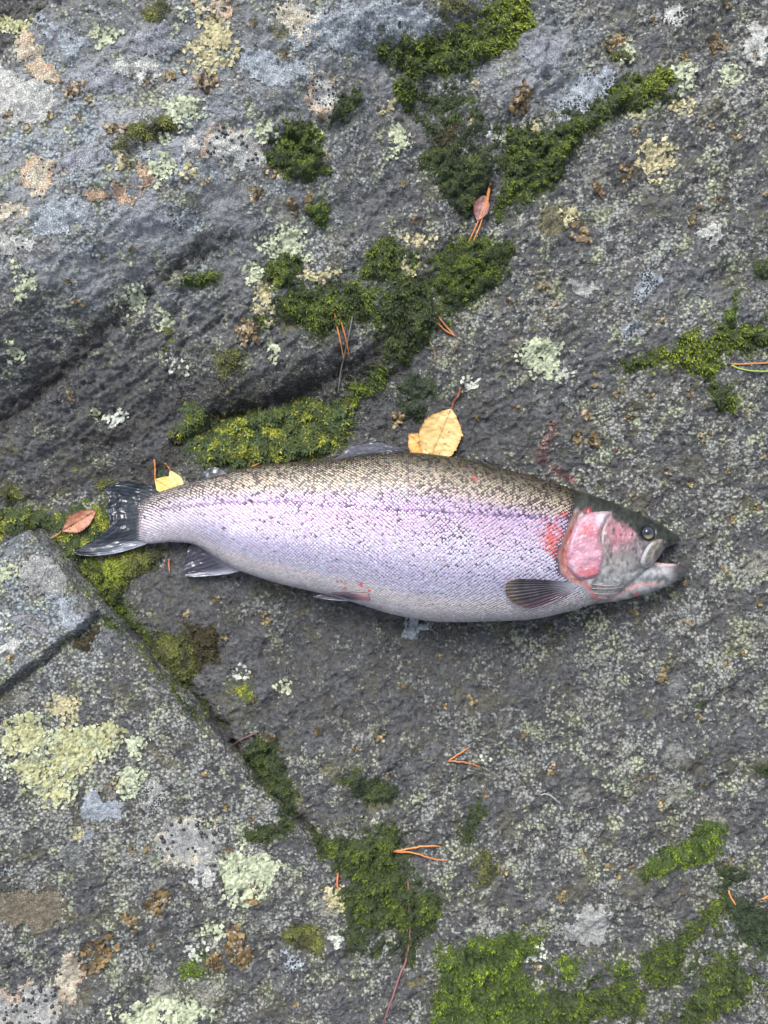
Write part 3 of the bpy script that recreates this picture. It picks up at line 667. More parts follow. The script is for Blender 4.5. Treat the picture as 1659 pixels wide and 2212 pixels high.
LEAFY = [
 (455,95,42,62,'cream','tall cream lichen rosette on top of the upper left boulder'),
 (400,238,46,26,'mint','mint lichen beside the grey green moss pad on the boulder'),
 (350,360,30,28,'mint','mint lichen touching the orange crust spot on the boulder'),
 (408,370,14,12,'cream','small cream lichen right of the mint one by the orange spot'),
 (357,302,9,9,'mint','tiny mint lichen scrap on the boulder crack lip'),
 (258,350,18,12,'cream','small cream lichen above two orange crust spots'),
 (572,285,30,20,'mint','mint lichen left of the squarish moss cushion top'),
 (678,292,15,14,'mint','pale lichen scrap at right side of the squarish moss cushion'),
 (230,78,28,22,'mint','pale green lichen on the grey crust at upper left'),
 (40,55,50,14,'green','yellow green lichen lining the top left corner edge'),
 (400,30,12,10,'mint','small mint rosette near the top border of the boulder'),
 (620,528,52,38,'mint','wide mint lichen above the rounded moss cushion'),
 (545,592,24,22,'mint','round mint lichen left of the rounded moss cushion'),
 (572,645,22,46,'cream','tall pale lichen streak below the rounded moss cushion'),
 (690,592,55,14,'cream','flat cream lichen streak above the moss band'),
 (640,800,1,1,'mint',''),
 (295,650,27,26,'mint','round mint lichen on the dark steep face, larger of two'),
 (352,692,21,20,'mint','smaller round mint lichen below the larger one on steep face'),
 (50,610,22,28,'mint','mint lichen near the left border on the blue grey slope'),
 (35,762,18,17,'mint','small mint rosette near the left border above the dark crack'),
 (385,795,16,14,'white','whitish lichen speck on the dark shelf face'),
 (252,900,22,14,'white','white lichen scrap low on the wet dark slope'),
 (215,902,12,14,'green','greenish lichen beside the white scrap on the wet slope'),
 (590,760,12,22,'mint','narrow mint lichen under the moss band left of the needles'),
 (1168,775,48,44,'mint','big pale mint lichen rosette right of the centre'),
 (1225,810,20,8,'white','thin white lichen tail right of the big rosette'),
 (1354,112,16,26,'mint','upright mint lichen at top right near the border'),
 (1480,170,24,30,'mint','mint lichen right of the yellow moss end at top right'),
 (1415,348,38,36,'cream','branching cream lichen on the grey rock at upper right'),
 (1575,165,26,20,'mint','mint lichen near the top right corner'),
 (1370,222,26,36,'green','pale fuzzy green lichen grown into the diagonal moss band'),
 (860,305,20,36,'mint','mint lichen left of the dark moss mass'),
 (842,240,14,24,'cream','cream lichen strip left of the narrow moss tongue'),
 (1225,465,22,18,'cream','cream lichen above the big brown flake cluster'),
 (1150,282,20,14,'cream','cream lichen on the upper rim of the diagonal moss band'),
 (1470,235,26,14,'cream','cream lichen below the yellow moss end at top right'),
 (890,575,14,24,'cream','cream lichen between two moss cushions above the middle'),
 (905,520,30,12,'cream','pale lichen above the broad moss cushion'),
 (1015,828,16,14,'white','white crumbly lichen above the birch leaf petiole'),
 (60,1590,60,42,'green','left lobe of the sprawling green lichen on the stone block'),
 (155,1612,70,46,'green','middle of the sprawling green lichen on the stone block'),
 (232,1600,44,32,'green','right lobe of the sprawling green lichen on the stone block'),
 (140,1535,24,36,'cream','top lobe of the sprawling lichen on the stone block'),
 (90,1665,70,38,'green','lower lobe of the sprawling green lichen on the stone block'),
 (118,1722,40,28,'green','lowest tip of the sprawling green lichen on the stone block'),
 (298,1610,20,26,'mint','separate mint lichen right of the sprawling green one'),
 (278,1690,30,32,'mint','mint lichen holding a brown flake on the stone block'),
 (12,1345,12,18,'white','white lichen at left border on the block ledge'),
 (20,1235,22,14,'mint','pale lichen on the block ledge near the left border'),
 (535,1890,58,60,'mint','large mint lichen rosette at lower left centre'),
 (465,2010,28,18,'mint','mint lichen among brown flakes at lower left'),
 (425,2054,22,16,'white','small whitish lichen just below the mint one among brown flakes'),
 (725,1942,22,26,'cream','cream lichen crossed by a short orange needle'),
 (350,2190,105,38,'mint','wide mint lichen at the bottom border'),
 (170,1804,13,12,'cream','tiny cream lichen on the grey crust bump of the block'),
 (1147,2060,32,22,'white','branching white lichen by the large bottom moss cushion'),
 (525,1452,17,15,'white','white lichen capping brown flakes below the fish'),
 (612,1482,18,13,'mint','small mint lichen on the wet rock below the fish'),
 (1050,1641,9,9,'white','tiny white lichen beside the needle fork on the grey rock'),
 (720,2030,16,12,'white','white lichen specks left of the small dark moss finger'),
 (1352,1170,8,5,'white',''),
]
LEAFY = [l for l in LEAFY if l[5]]
for l in LEAFY: leafy(*l)

# ---------------------------------------------------------------- crust lichens and their black fruits
CRUST_COL = {'blue': (.32, .36, .40), 'white': (.46, .47, .45), 'cream': (.50, .46, .36), 'orange': (.46, .33, .23), 'grey': (.33, .34, .33), 'brown': (.16, .14, .105), 'slate': (.26, .275, .31)}
def crust(poly, tone, label, dots=0, dot_r=.0011, rim=None, thick=.0011, dspread=.75, net=False):
    seed = int(abs(poly[0][0] * 5 + poly[0][1] * 3)); base = np.array(CRUST_COL[tone])
    def cf(x, y, sd):
        c = mix(base * .70, base * 1.18, np.clip(fbm(x, y, 90, 4, seed, .7) * 1.3 + .5, 0, 1)); c = mix(c, (.075, .075, .085), sstep(.18, .36, fbm(x, y, 150, 4, seed + 31, .75) - sd * 8) * .8)
        if rim: c = mix(c, CRUST_COL[rim], np.clip((.010 - sd) / .008, 0, 1) * np.clip(fbm(x, y, 40, 2, seed + 8) * 2.4 + .5, 0, 1))
        if net: c = mix(c, (.07, .075, .085), sstep(.10, .26, np.abs(fbm(x, y, 260, 2, seed + 5)) ) * .0 + sstep(.15, .02, np.abs(fbm(x, y, 230, 2, seed + 5))) * .75)
        return c
    base_m, smp = sheet('crust', poly, M_CRUST, thick, cf, edge=.0022, warp=.0065, step=.0012, fray=.0045, seed=seed, lump=.7, lf=140, rim=.0008)
    if base_m is None: return
    root = new_mesh('crust_lichen', base_m[0], base_m[1], M_CRUST, col=base_m[2])
    tag(root, label, 'lichen', 'flat crust lichens on the rock')
    if dots:
        gx, gy, sd, z = smp; r = np.random.default_rng(seed); VV = []; FF = []; CC = []; off = 0
        jx, jy = np.where((sd > .003).T)
        if len(jx) == 0: return
        cx, cy = gx[jx].mean(), gy[jy].mean(); got = []
        for _ in range(dots * 30):
            k = r.integers(len(jx)); x, y = gx[jx[k]] + r.uniform(-.5, .5) * .0012, gy[jy[k]] + r.uniform(-.5, .5) * .0012
            if fbm(np.array([x]), np.array([y]), 70, 2, seed + 3)[0] < -.05: continue
            rr = dot_r * r.uniform(.6, 1.35)
            if any((x - a) ** 2 + (y - b) ** 2 < (rr + c) ** 2 * .95 for a, b, c in got): continue
            got.append((x, y, rr))
            if len(got) >= dots: break
        ring = np.linspace(0, 2 * math.pi, 7, endpoint=False)
        for x, y, rr in got:
            z0 = bilerp(z, gx, gy, np.array([x]), np.array([y]))[0]
            v = [(x + rr * math.cos(a) * f, y + rr * math.sin(a) * f, z0 + h * rr) for f, h in ((1, -.3), (1.05, .35), (.6, .75)) for a in ring] + [(x, y, z0 + rr * .8)]
            f = []
            for i in range(2):
                for j in range(7): f.append((off + i * 7 + j, off + i * 7 + (j + 1) % 7, off + i * 7 + 7 + (j + 1) % 7, off + i * 7 + 7 + j))
            for j in range(7): f.append((off + 14 + j, off + 14 + (j + 1) % 7, off + 21))
            VV += v; FF += f; off += 22
        if VV:
            o = new_mesh('fruiting_dots', VV, FF, M_DOT, root, col=np.tile((.018, .019, .024), (len(VV), 1)))
            o['kind'] = 'stuff'
CRUST = [
 ([(640,60),(700,30),(760,0),(835,-10),(850,30),(830,75),(790,110),(740,120),(690,105),(650,110),(615,90)],'blue','big blue grey crust with dark network at the top middle',0,.001,None,True),
 (ell(585,150,85,34,.15),'blue','smooth blue grey crust bulge on the boulder below the networked one'),
 (ell(690,205,34,44),'white','white crust with black dots left of the moss strip',34,.0011,'orange'),
 (ell(505,322,56,34),'white','oval white crust with black dots and orange rim on the boulder',26,.0013,'orange'),
 (ell(645,42,50,26),'cream','cream crust with few dark pits at the top of the boulder',12,.0010,'white'),
 (ell(165,100,44,30,-.4),'blue','pale blue crust near the top left corner'),
 (ell(330,85,50,30,-.3),'slate','dull slate crust on the boulder left of the tall cream lichen'),
 (ell(80,380,34,32),'cream','cream crust with orange side near the left border',8,.0009,'orange'),
 (ell(30,462,34,16),'cream','flat cream crust at the left border under the round one'),
 (ell(308,376,20,32),'orange','bright orange crust spot beside a mint lichen'),
 (ell(205,420,24,16),'orange','small orange crust spot, left one of a pair'),
 (ell(255,416,26,15),'orange','small orange crust spot, right one of a pair'),
 (ell(45,118,18,26),'orange','orange crust spot close to the top left corner'),
 (ell(105,65,24,20,-.5),'orange','slanted orange crust under the top left edge'),
 (ell(102,155,20,26),'cream','cream crust below the orange corner spots',0,.001,'orange'),
 (ell(418,322,24,18),'white','white crust left of the oval dotted crust'),
 (ell(298,325,22,18),'blue','pale blue crust below the grey green moss pad'),
 (ell(375,480,20,14),'blue','small pale blue crust at the boulder rounding edge',6,.001),
 (ell(460,12,36,14),'cream','cream orange crust at the top border',0,.001,'orange'),
 ([(1200,252),(1215,205),(1255,150),(1300,140),(1325,165),(1315,195),(1280,225),(1240,262)],'blue','pale blue dotted crust tongue above the diagonal moss band',60,.0009),
 (ell(885,52,60,38,.2),'blue','blue grey crust bulge left of the top moss cushion'),
 (ell(1170,120,60,34,.5),'slate','smooth slate grey crust beside the top moss cushion'),
 (ell(1545,512,30,17),'white','small whitish crust near the right border'),
 (ell(1392,618,36,36),'blue','blue grey crust with black specks on the right slope',50,.0009),
 (ell(1360,710,20,20),'blue','small blue grey crust below the specked one on the right',14,.0009),
 (ell(1265,628,42,18),'grey','pale grey crust left of the specked blue one'),
 (ell(1460,30,34,26),'white','white crust with black dots at the top right',24,.0011),
 (ell(1625,90,30,50),'white','bright white granular crust at the top right border'),
 (ell(1060,290,24,14),'white','white crystalline crust above the dark moss mass'),
 (ell(225,1750,48,36),'blue','pale blue crust pad on the lower left block'),
 (ell(332,1722,30,36),'grey','grey crust peppered with fine black dots on the block',70,.0008),
 (ell(410,1820,66,54),'grey','round pale grey crust with large black dots',26,.0017,'cream'),
 (ell(440,1885,24,24),'white','white crust foot under the large dotted crust'),
 (ell(50,2180,85,62),'grey','corner crust with many black dots at the bottom left',62,.0017,'orange'),
 (ell(150,2110,36,46),'cream','cream orange crust beside the bottom left corner crust',0,.001,'orange'),
 (ell(18,1880,22,18),'blue','small blue crust on the left border low down',8,.0009),
 (ell(60,1962,74,52),'brown','smooth brown grey crust at the left border low down'),
 (ell(190,1800,28,22),'slate','dark grey crust bump under the pale blue pad'),
 (ell(635,2080,34,24),'blue','blue grey rosette crust at the lower middle',16,.0010),
 (ell(1268,2000,52,48),'grey','large pale grey granular crust at the lower right'),
 (ell(895,1352,24,26),'blue','pale crust right below the belly of the trout'),
 (ell(60,225,60,34,-.3),'white','broad pale crust at the left border of the boulder'),
 (ell(215,175,56,26,-.4),'slate','faint slate crust below the pale blue one near the top left'),
 (ell(300,150,40,22,-.3),'white','small whitish crust left of the tan flakes on the boulder'),
 (ell(180,345,60,24,-.2),'slate','slate crust above the pair of orange spots'),
 (ell(120,480,80,30,-.2),'blue','wide bluish crust on the lower part of the boulder'),
 (ell(300,480,60,24,-.2),'slate','slate crust streak along the boulder rounding edge'),
 (ell(40,530,50,24,-.2),'white','white crust low on the boulder at the left border'),
 (ell(480,230,44,20,-.1),'slate','slate crust below the brown cluster on the boulder'),
 (ell(100,1240,70,34,.4),'grey','grey crust sheet on the block ledge'),
 (ell(30,1390,26,24),'white','white crust at the left border of the block ledge'),
 (ell(150,1320,44,22,.6),'blue','blue grey crust at the corner of the block ledge'),
]
for c in CRUST:
    if not c[2]: continue
    poly, tone, label = c[:3]; dots = c[3] if len(c) > 3 else 0; dr = c[4] if len(c) > 4 else .001
    _mx, _my = np.mean(poly, 0)
    if _mx < 700 and _my < 520 and tone in ('orange', 'cream', 'white'): poly = [(_mx + (q[0] - _mx) * 1.25, _my + (q[1] - _my) * 1.25) for q in poly]
    crust(poly, tone, label, dots, dr, c[5] if len(c) > 5 else None, net=(c[6] if len(c) > 6 else False))

# ---------------------------------------------------------------- brown leafy flakes
BROWN_BIG = [
 (1125,210,34,'large brown flake cluster left of the blue crust tongue'),(1250,505,26,'dark brown curled flake cluster below a cream lichen at upper right'),
 (535,723,30,'brown flake cluster beside the tiny moss knob'),(1270,888,26,'upper brown flake cluster in the column right of the blood stain'),
 (1270,953,28,'lower brown flake cluster in the column right of the blood stain'),(340,1954,36,'large glossy brown flake cluster, upper right of the lower left row'),
 (275,1999,30,'dark brown flake cluster in the middle of the lower left row'),(212,2054,48,'broad brown flake cluster at left end of the lower left row'),
 (515,2045,46,'glossy brown flake cluster beside the bright moss at lower left'),(465,2074,24,'small brown flake cluster left of the glossy one at lower left'),
 (250,1694,18,'single dark brown flake lying in a mint lichen'),(545,1935,22,'dark brown flakes under the large mint rosette'),
 (445,180,26,'brown flake cluster on top of the upper left boulder'),(160,192,24,'dark brown flakes on the left of the boulder'),
 (382,162,22,'tan flakes left of the brown cluster on the boulder'),(250,275,24,'brown flakes left of the grey green moss pad'),
 (1470,110,24,'brown flakes above the yellow moss end'),(1540,112,26,'brown flakes near the top right corner'),(1325,85,24,'tan flakes left of the upright mint lichen'),
 (860,900,22,'tan brown flakes beside the blackish green moss tuft'),(570,1343,18,'yellow brown flake cluster on wet rock below the anal fin'),
 (1440,1456,20,'yellow brown flake cluster below the trout jaw'),(1215,1934,18,'yellow brown flakes on grey rock at lower right'),
 (1320,1884,20,'yellow brown flakes left of the wedge moss cushion'),(535,1463,16,'tan flakes capped by white lichen below the fish'),
 (1275,823,20,'tan flakes left end of the cross shaped moss'),(1295,410,20,'brown flakes beside the branching cream lichen'),
 (555,412,20,'brown flakes below the squarish moss cushion'),(650,432,26,'brown flakes over the small round moss cushion'),
 (1350,372,20,'brown flakes left edge of the branching cream lichen'),(700,345,14,'tan flakes on the right rim of the squarish moss cushion'),(585,372,16,'tan flakes on the left rim of the squarish moss cushion')]
BROWN_SMALL = [(15,155),(280,355),(445,395),(315,178),(465,40),(545,50),(610,122),(70,275),(15,252),(170,258),(190,215),(110,250),
 (1410,45),(937,138),(1025,190),(1495,480),(1550,430),(1535,275),(1590,300),(1570,10),(875,395),(895,480),(1015,260),(1625,120),(1650,420),(1370,285),(1510,455),(1180,620),
 (145,608),(170,655),(500,848),(155,858),(465,898),(1360,903),(1335,853),(1455,808),(1490,843),(1520,943),(1445,1018),(1570,1018),(1490,1048),(1365,1075),(1630,1095),(1610,888),
 (1030,903),(1115,883),(1100,653),(1160,618),(985,750),(1425,688),(1200,658),(1405,858),(1655,985),(405,1326),(465,1296),(648,1321),(490,1376),(545,1511),(685,1576),(585,1591),(765,1621),(20,1421),
 (950,1421),(1480,1341),(1370,1321),(1600,1411),(1570,1436),(1505,1546),(1020,1506),(960,1526),(1580,1116),(1650,1486),(1475,1256),(325,2039),(445,1669),(490,1744),(492,1834),(315,1839),(285,1831),(545,1769),(400,1914),(640,2169),
 (1410,1676),(1385,1679),(1425,1729),(1520,1694),(1090,1884),(1570,1864),(1050,1720),(1045,1879),(1160,2089),(840,1679),(895,1894),(1357,1874),(1190,1661),(1260,1844),(1475,1929),(1130,1590),(780,1665),(1640,1300),(1560,1230),(1390,1390),(820,1590),(870,1480),(1330,2160)]
def zone(x, y):
    if x < 780 and y < 520: return 'on the upper left boulder'
    if y < 560: return 'on the rough rock at upper right'
    if x < 560 and y < 1060: return 'on the dark wet face left of centre'
    if x > 1300 and y < 1130: return 'on the grey rock above the trout head'
    if y < 1130: return 'on the rock behind the trout back'
    if x > 1350 and y < 1560: return 'on the grey rock below the trout head'
    if y < 1640: return 'on the wet rock below the trout belly'
    if x < 700: return 'on the lower left rock'
    return 'on the lower right rock'
def flakes(cx, cy, rad, label, group, warm):
    r = np.random.default_rng(int(cx * 11 + cy * 7)); gx, gy, gz = at(cx, cy); R = rad * K
    n = max(6, int((rad / 4.0) ** 2 * .95)); n = min(n, 170)
    rho = np.sqrt(r.random(n)); th = r.uniform(0, 6.283, n); ec = r.uniform(.45, .85); rot = r.uniform(0, 3.14)
    ax, ay = rho * np.cos(th) * R, rho * np.sin(th) * R * ec
    x = gx + ax * math.cos(rot) - ay * math.sin(rot); y = gy + ax * math.sin(rot) + ay * math.cos(rot)
    if rad > 13:
        k_ = fbm(x, y, 75, 2, int(cx)) > -.06; x, y, n = x[k_], y[k_], int(k_.sum())
        if n < 3: return
    L = np.clip(R * .36, .0024, .0044) * r.uniform(.5, 1.5, n)
    a, b = ((.028, .019, .008), (.17, .115, .045)) if not warm else ((.060, .043, .015), (.25, .185, .080))
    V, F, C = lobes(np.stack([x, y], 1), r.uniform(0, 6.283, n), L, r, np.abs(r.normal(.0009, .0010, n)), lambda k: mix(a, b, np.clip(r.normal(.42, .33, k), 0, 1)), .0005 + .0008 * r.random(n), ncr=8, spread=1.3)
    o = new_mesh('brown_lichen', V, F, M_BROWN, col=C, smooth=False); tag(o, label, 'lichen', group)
for x, y, rad, lab in BROWN_BIG: flakes(x, y, rad, lab, 'brown flake lichen clusters', 'yellow' in lab or 'tan' in lab)
MARKS = [('big mint rosette right of centre',1168,775),('cross shaped moss',1490,760),('blood drop on the rock',1334,971),('trout eye',1400,1151),('trout jaw tip',1486,1227),('anal fin',450,1215),
 ('pectoral fin',1150,1285),('pelvic fin',740,1290),('tail fin',230,1120),('big yellow birch leaf',960,930),('forked needles on bare rock',1000,1640),('forked needles on moss',900,1840),('wedge moss cushion',1480,1830),
 ('diagonal moss band',1180,350),('squarish moss cushion',640,320),('tripled needles',1040,460),('curved needle pair',950,690),('star moss carpet',600,940),('reddish bottom twig',880,2050),('hook shaped moss',590,1720),
 ('large lower mint rosette',535,1890),('crust with large black dots',410,1820),('dark brown cluster under the cream lichen',1250,505),('blue crust tongue',1260,200),('sprawling green lichen',140,1610),('triangular moss',400,1410),
 ('curled grey stalk',1187,1720),('tall cream rosette',455,95),('pair of orange spots',230,418),('right border needle pair',1620,793),('large bottom moss cushion',1050,2120),('branching cream lichen',1415,348),
 ('glossy brown lower cluster',515,2045),('long orange needle pair',735,715),('blue specked crust',1392,618),('needle cut by the lower right border',1660,1930),('top right mint lichen',1575,165),('yellow brown cluster below the jaw',1440,1456),
 ('mint lichen on the steep face',295,650),('short dark twig',532,1593),('grey green moss pad',315,280),('trout snout',1464,1160),('pale crust under the belly',895,1352)]
_rows = []
for x, y in BROWN_SMALL:
    nm, mx, my = min(MARKS, key=lambda q: (q[1] - x) ** 2 + (q[2] - y) ** 2); dx, dy = x - mx, y - my; d = math.hypot(dx, dy)
    a8 = int(round(math.degrees(math.atan2(-dy, dx)) / 45.0)) % 8
    way = ['right of', 'upper right of', 'above', 'upper left of', 'left of', 'lower left of', 'below', 'lower right of'][a8]
    _rows.append((x, y, d, 'brown lichen scrap ' + ('close ' if d < 70 else 'some way ' if d > 150 else '') + way + ' the ' + nm))
for x, y, d, lab in _rows:
    same = sorted(q[2] for q in _rows if q[3] == lab)
    if len(same) == 2: lab = ('nearer ', 'farther ')[same.index(d)] + lab
    elif len(same) == 3: lab = ('nearest ', 'middle ', 'farthest ')[same.index(d)] + lab
    flakes(x, y, random.uniform(8, 14), lab, 'small brown scraps ' + zone(x, y), random.random() < .65)

# ---------------------------------------------------------------- the trout
TOP = [(278,1108),(290,1094),(320,1077),(350,1063),(400,1047),(440,1035),(480,1024),(550,1009),(620,1001),(700,997),(780,987),(850,980),(900,980),(960,987),(1030,1000),(1100,1018),(1161,1034),(1230,1056),(1259,1063),(1313,1081),(1378,1109),(1420,1129),(1450,1148),(1462,1157),(1467,1163)]
BOT = [(278,1146),(290,1162),(320,1172),(350,1170),(378,1169),(421,1174),(460,1196),(500,1222),(525,1233),(600,1257),(680,1276),(740,1291),(800,1310),(850,1325),(930,1339),(1000,1341),(1100,1338),(1161,1333),(1226,1318),(1270,1307),(1300,1300),(1330,1286),(1360,1264),(1390,1238),(1415,1209),(1432,1186),(1450,1177),(1462,1171),(1467,1166)]
WID = [(278,.0018),(300,.0050),(330,.0085),(400,.0135),(500,.020),(700,.029),(900,.0345),(1100,.0355),(1250,.0325),(1320,.029),(1380,.0245),(1420,.020),(1450,.0135),(1460,.009),(1467,.003)]
def pchip(pts):
    sp = smooth_path(pts, 1600); o = np.argsort(sp[:, 0]); return lambda x: np.interp(x, sp[o, 0], sp[o, 1])
fTop, fBot, fWid = pchip(TOP), pchip(BOT), pchip(WID)
def fZc(x): return fWid(x) * .97 + .0005 + .002 * sstep(420, 280, x)
SUP = 2 / 2.25
def fish_w(x, y, z):
    s = K * (1 - z / CAM_Z); return np.stack([(x - CX) * s, (CY - y) * s, np.broadcast_to(z, np.shape(x))], -1)
def fish_point(x, th):
    """x in plan units, th angle round the body: 0 = back, pi/2 = upper flank, pi = belly"""
    t, b, w, zc = fTop(x), fBot(x), fWid(x), fZc(x)
    c, s = np.cos(th), np.sin(th); c = np.sign(c) * np.abs(c) ** SUP; s = np.sign(s) * np.abs(s) ** SUP
    yu = (t + b) / 2 - (b - t) / 2 * c
    q = K * (1 - zc / CAM_Z)
    return np.stack([(x - CX) * q, (CY - yu) * q, zc + w * s * np.where(s < 0, .92, 1)], -1), yu
def plan_of(p):
    s_ = K * (1 - p[..., 2] / CAM_Z); return CX + p[..., 0] / s_, CY - p[..., 1] / s_
def fish_top(x, y):
    """height of the upper flank above plan point"""
    t, b = fTop(x), fBot(x); c = np.clip(((t + b) / 2 - y) / ((b - t) / 2), -1, 1)
    return fZc(x) + fWid(x) * np.power(1 - np.abs(c) ** 2.25, 1 / 2.25)

JT = [(1285,1215),(1330,1200),(1380,1203),(1405,1211),(1420,1215),(1440,1217),(1465,1219),(1480,1223),(1487,1230)]
JB = [(1285,1304),(1313,1301),(1356,1293),(1400,1281),(1430,1270),(1452,1259),(1473,1246),(1482,1238),(1487,1233)]
JW = [(1285,.0215),(1330,.0215),(1380,.0190),(1420,.0150),(1460,.0105),(1480,.007),(1487,.003)]
jT, jB, jW = pchip(JT), pchip(JB), pchip(JW)
def jZc(x): return .0205 - .004 * sstep(1400, 1487, x)
def jaw_top(x, y):
    c = np.clip(((jT(x) + jB(x)) / 2 - y) / ((jB(x) - jT(x)) / 2), -1, 1)
    z = jZc(x) + jW(x) * np.power(1 - np.abs(c) ** (1 / .425), .425); return np.where((np.abs(c) >= 1) | (x < 1286), 0, z)
def head_top(x, y):
    """height of head or flank at the place that reads as plan x, y from above"""
    z = fish_top(x, y)
    for _ in range(4):
        za = fish_top(*[c0 + (v - c0) * (1 - z / CAM_Z) / (1 - fZc(x) / CAM_Z) for v, c0 in ((x, CX), (y, CY))])
        zb = jaw_top(*[c0 + (v - c0) * (1 - z / CAM_Z) / (1 - jZc(x) / CAM_Z) for v, c0 in ((x, CX), (y, CY))])
        z = np.maximum(za, zb)
    return z
OPER = [(1262,1113),(1280,1107),(1305,1105),(1318,1108),(1307,1128),(1298,1150),(1297,1170),(1305,1190),(1303,1212),(1298,1234),(1290,1246),(1268,1252),(1250,1250),(1234,1236),(1226,1216),(1226,1192),(1233,1160),(1246,1130)]
PREO = [(1320,1106),(1308,1130),(1300,1152),(1303,1180),(1314,1202),(1322,1220),(1345,1240),(1372,1236)]
GILL = [(1252,1112),(1240,1140),(1226,1170),(1218,1200),(1222,1230),(1240,1252),(1262,1258)]
def head_colour(x, y, n):
    """skin of the head and bare skin, in plan units"""
    f1 = fbm(x, y, 1 / 22., 4, 101); f2 = fbm(x, y, 1 / 7., 3, 111); f3 = fbm(x, y, 1 / 40., 3, 121)
    t = (y - fTop(x)) / np.maximum(fBot(x) - fTop(x), 1)
    roof = mix((.010, .012, .010), (.032, .036, .030), np.clip(f1 + .5, 0, 1))
    # dark roof line runs under the eye to the snout
    yl = np.interp(x, [1200, 1260, 1320, 1380, 1430, 1470], [1085, 1104, 1112, 1150, 1170, 1180])
    cheek = mix((.050, .047, .048), (.19, .165, .175), np.clip(f1 * 1.2 + .5, 0, 1))
    pk = np.exp(-(((x - 1332) / 26) ** 2 + ((y - 1150) / 38) ** 2)) + .6 * np.exp(-(((x - 1360) / 22) ** 2 + ((y - 1148) / 22) ** 2))
    cheek = mix(cheek, (.31, .11, .14), np.clip(pk * (.75 + f2 * 1.6 + f1), 0, .9)); cheek = mix(cheek, (.46, .45, .46), np.clip(sstep(.12, .4, fbm(x, y, 1 / 11., 4, 141, .7)) * .4, 0, 1)); cheek = mix(cheek, (.06, .055, .055), sstep(.10, .40, fbm(x, y, 1 / 8., 4, 147, .7)) * .6)
    jaw = mix((.09, .09, .095), (.30, .305, .32), np.clip(f1 + .5, 0, 1))
    c = mix(cheek, jaw, sstep(1205, 1245, y + f1 * 10))
    c = mix(c, (.20, .20, .19), np.clip(np.exp(-(((x - 1345) / 30) ** 2 + ((y - 1215) / 22) ** 2)) * .8 + f2 * .2, 0, .7))
    c = mix(roof, c, sstep(-8, 10, y - yl + f1 * 8))
    c = mix(c, (.008, .010, .012), sstep(30, 17, np.hypot(x - 1400, (y - 1150) * 1.15) + f2 * 5) * .9)
    spots = worley(x, y, 1 / 15., 131); c = mix(c, (.012, .013, .013), sstep(.36, .26, spots) * sstep(14, -4, y - yl) * .9)
    sp2 = worley(x, y, 1 / 24., 137); c = mix(c, (.03, .03, .035), sstep(.13, .09, sp2) * .8 * sstep(1300, 1320, x) * sstep(1235, 1215, y))
    d = seg_dist(x, y, PREO); c = mix(c, (.42, .38, .34), np.exp(-(d / 1.8) ** 2) * .4); 
    d = seg_dist(x + 3, y, PREO); c = mix(c, (.06, .05, .05), np.exp(-(d / 1.5) ** 2) * .6)
    ln = fbm(x * .35 + y * .15, y * 1.0 - x * .2, 1 / 7., 3, 151, .6); c = mix(c, (.07, .065, .065), sstep(.12, .42, ln) * .7 * sstep(1190, 1225, y)); c = mix(c, (.40, .40, .41), sstep(.15, .45, -ln) * .5 * sstep(1225, 1255, y))
    # gill opening
    d = seg_dist(x, y, GILL); c = mix(c, (.36, .060, .035), np.exp(-(d / 7) ** 2) * np.clip(.55 + f2 * 1.3, 0, .95) * lerp(.35, 1, sstep(1120, 1160, y)))
    c = mix(c, (.20, .085, .065), np.exp(-(seg_dist(x + 12, y, GILL) / 6) ** 2) * .6)
    # throat
    c = mix(c, (.50, .26, .24), np.clip(np.exp(-(seg_dist(x, y, [(1282, 1285), (1330, 1290), (1380, 1265), (1420, 1262)]) / 4) ** 2) * (.5 + f2), 0, .7))
    c = mix(c, (.42, .04, .035), np.exp(-(seg_dist(x, y, [(1268, 1262), (1276, 1280), (1292, 1296)]) / 3.5) ** 2) * np.clip(.6 + f2, 0, .9))
    d = np.hypot(x - 1271, y - 1104); c = mix(c, (.20, .018, .026), sstep(10, 5, d + f2 * 5)); c = mix(c, (.28, .22, .24), sstep(3.2, 1.5, d))
    return c
def flank_colour(x, y):
    """scale colour from back to belly and from tail to head"""
    t = np.clip((y - fTop(x)) / np.maximum(fBot(x) - fTop(x), 1), 0, 1)
    f1 = fbm(x, y, 1 / 60., 3, 201); f2 = fbm(x, y, 1 / 25., 3, 211); f3 = fbm(x, y, 1 / 110., 2, 221)
    tt = np.clip(t + f2 * .03, 0, 1)
    stops = [(0, (.075, .065, .042)), (.06, (.18, .155, .10)), (.11, (.37, .325, .23)), (.17, (.52, .455, .345)), (.22, (.54, .46, .42)), (.28, (.50, .40, .56)),
             (.40, (.58, .455, .60)), (.52, (.61, .535, .66)), (.62, (.55, .52, .64)), (.72, (.41, .40, .52)), (.82, (.40, .405, .50)), (.89, (.52, .50, .49)), (1, (.46, .46, .47))]
    ks = np.array([s[0] for s in stops]); cs = np.array([s[1] for s in stops])
    c = np.stack([np.interp(tt, ks, cs[:, i]) for i in range(3)], -1)
    # cyan-white shimmer towards the front, pinker at the rear
    sh = np.clip(np.exp(-((t - .52) / .11) ** 2) * sstep(800, 1000, x) * (.6 + f1 * 1.2), 0, 1); c = mix(c, (.55, .60, .70), sh * .5)
    pk = np.clip(np.exp(-((t - .40) / .10) ** 2) * sstep(980, 700, x) * (.7 + f3), 0, 1); c = mix(c, (.58, .42, .57), pk * .55)
    tail = sstep(520, 340, x); c = mix(c, mix((.22, .20, .205), (.48, .46, .50), sstep(.1, .8, t)), tail * .8)
    c = mix(c, (.42, .34, .36), sstep(330, 285, x) * sstep(.4, .7, t) * .7)
    return c, t
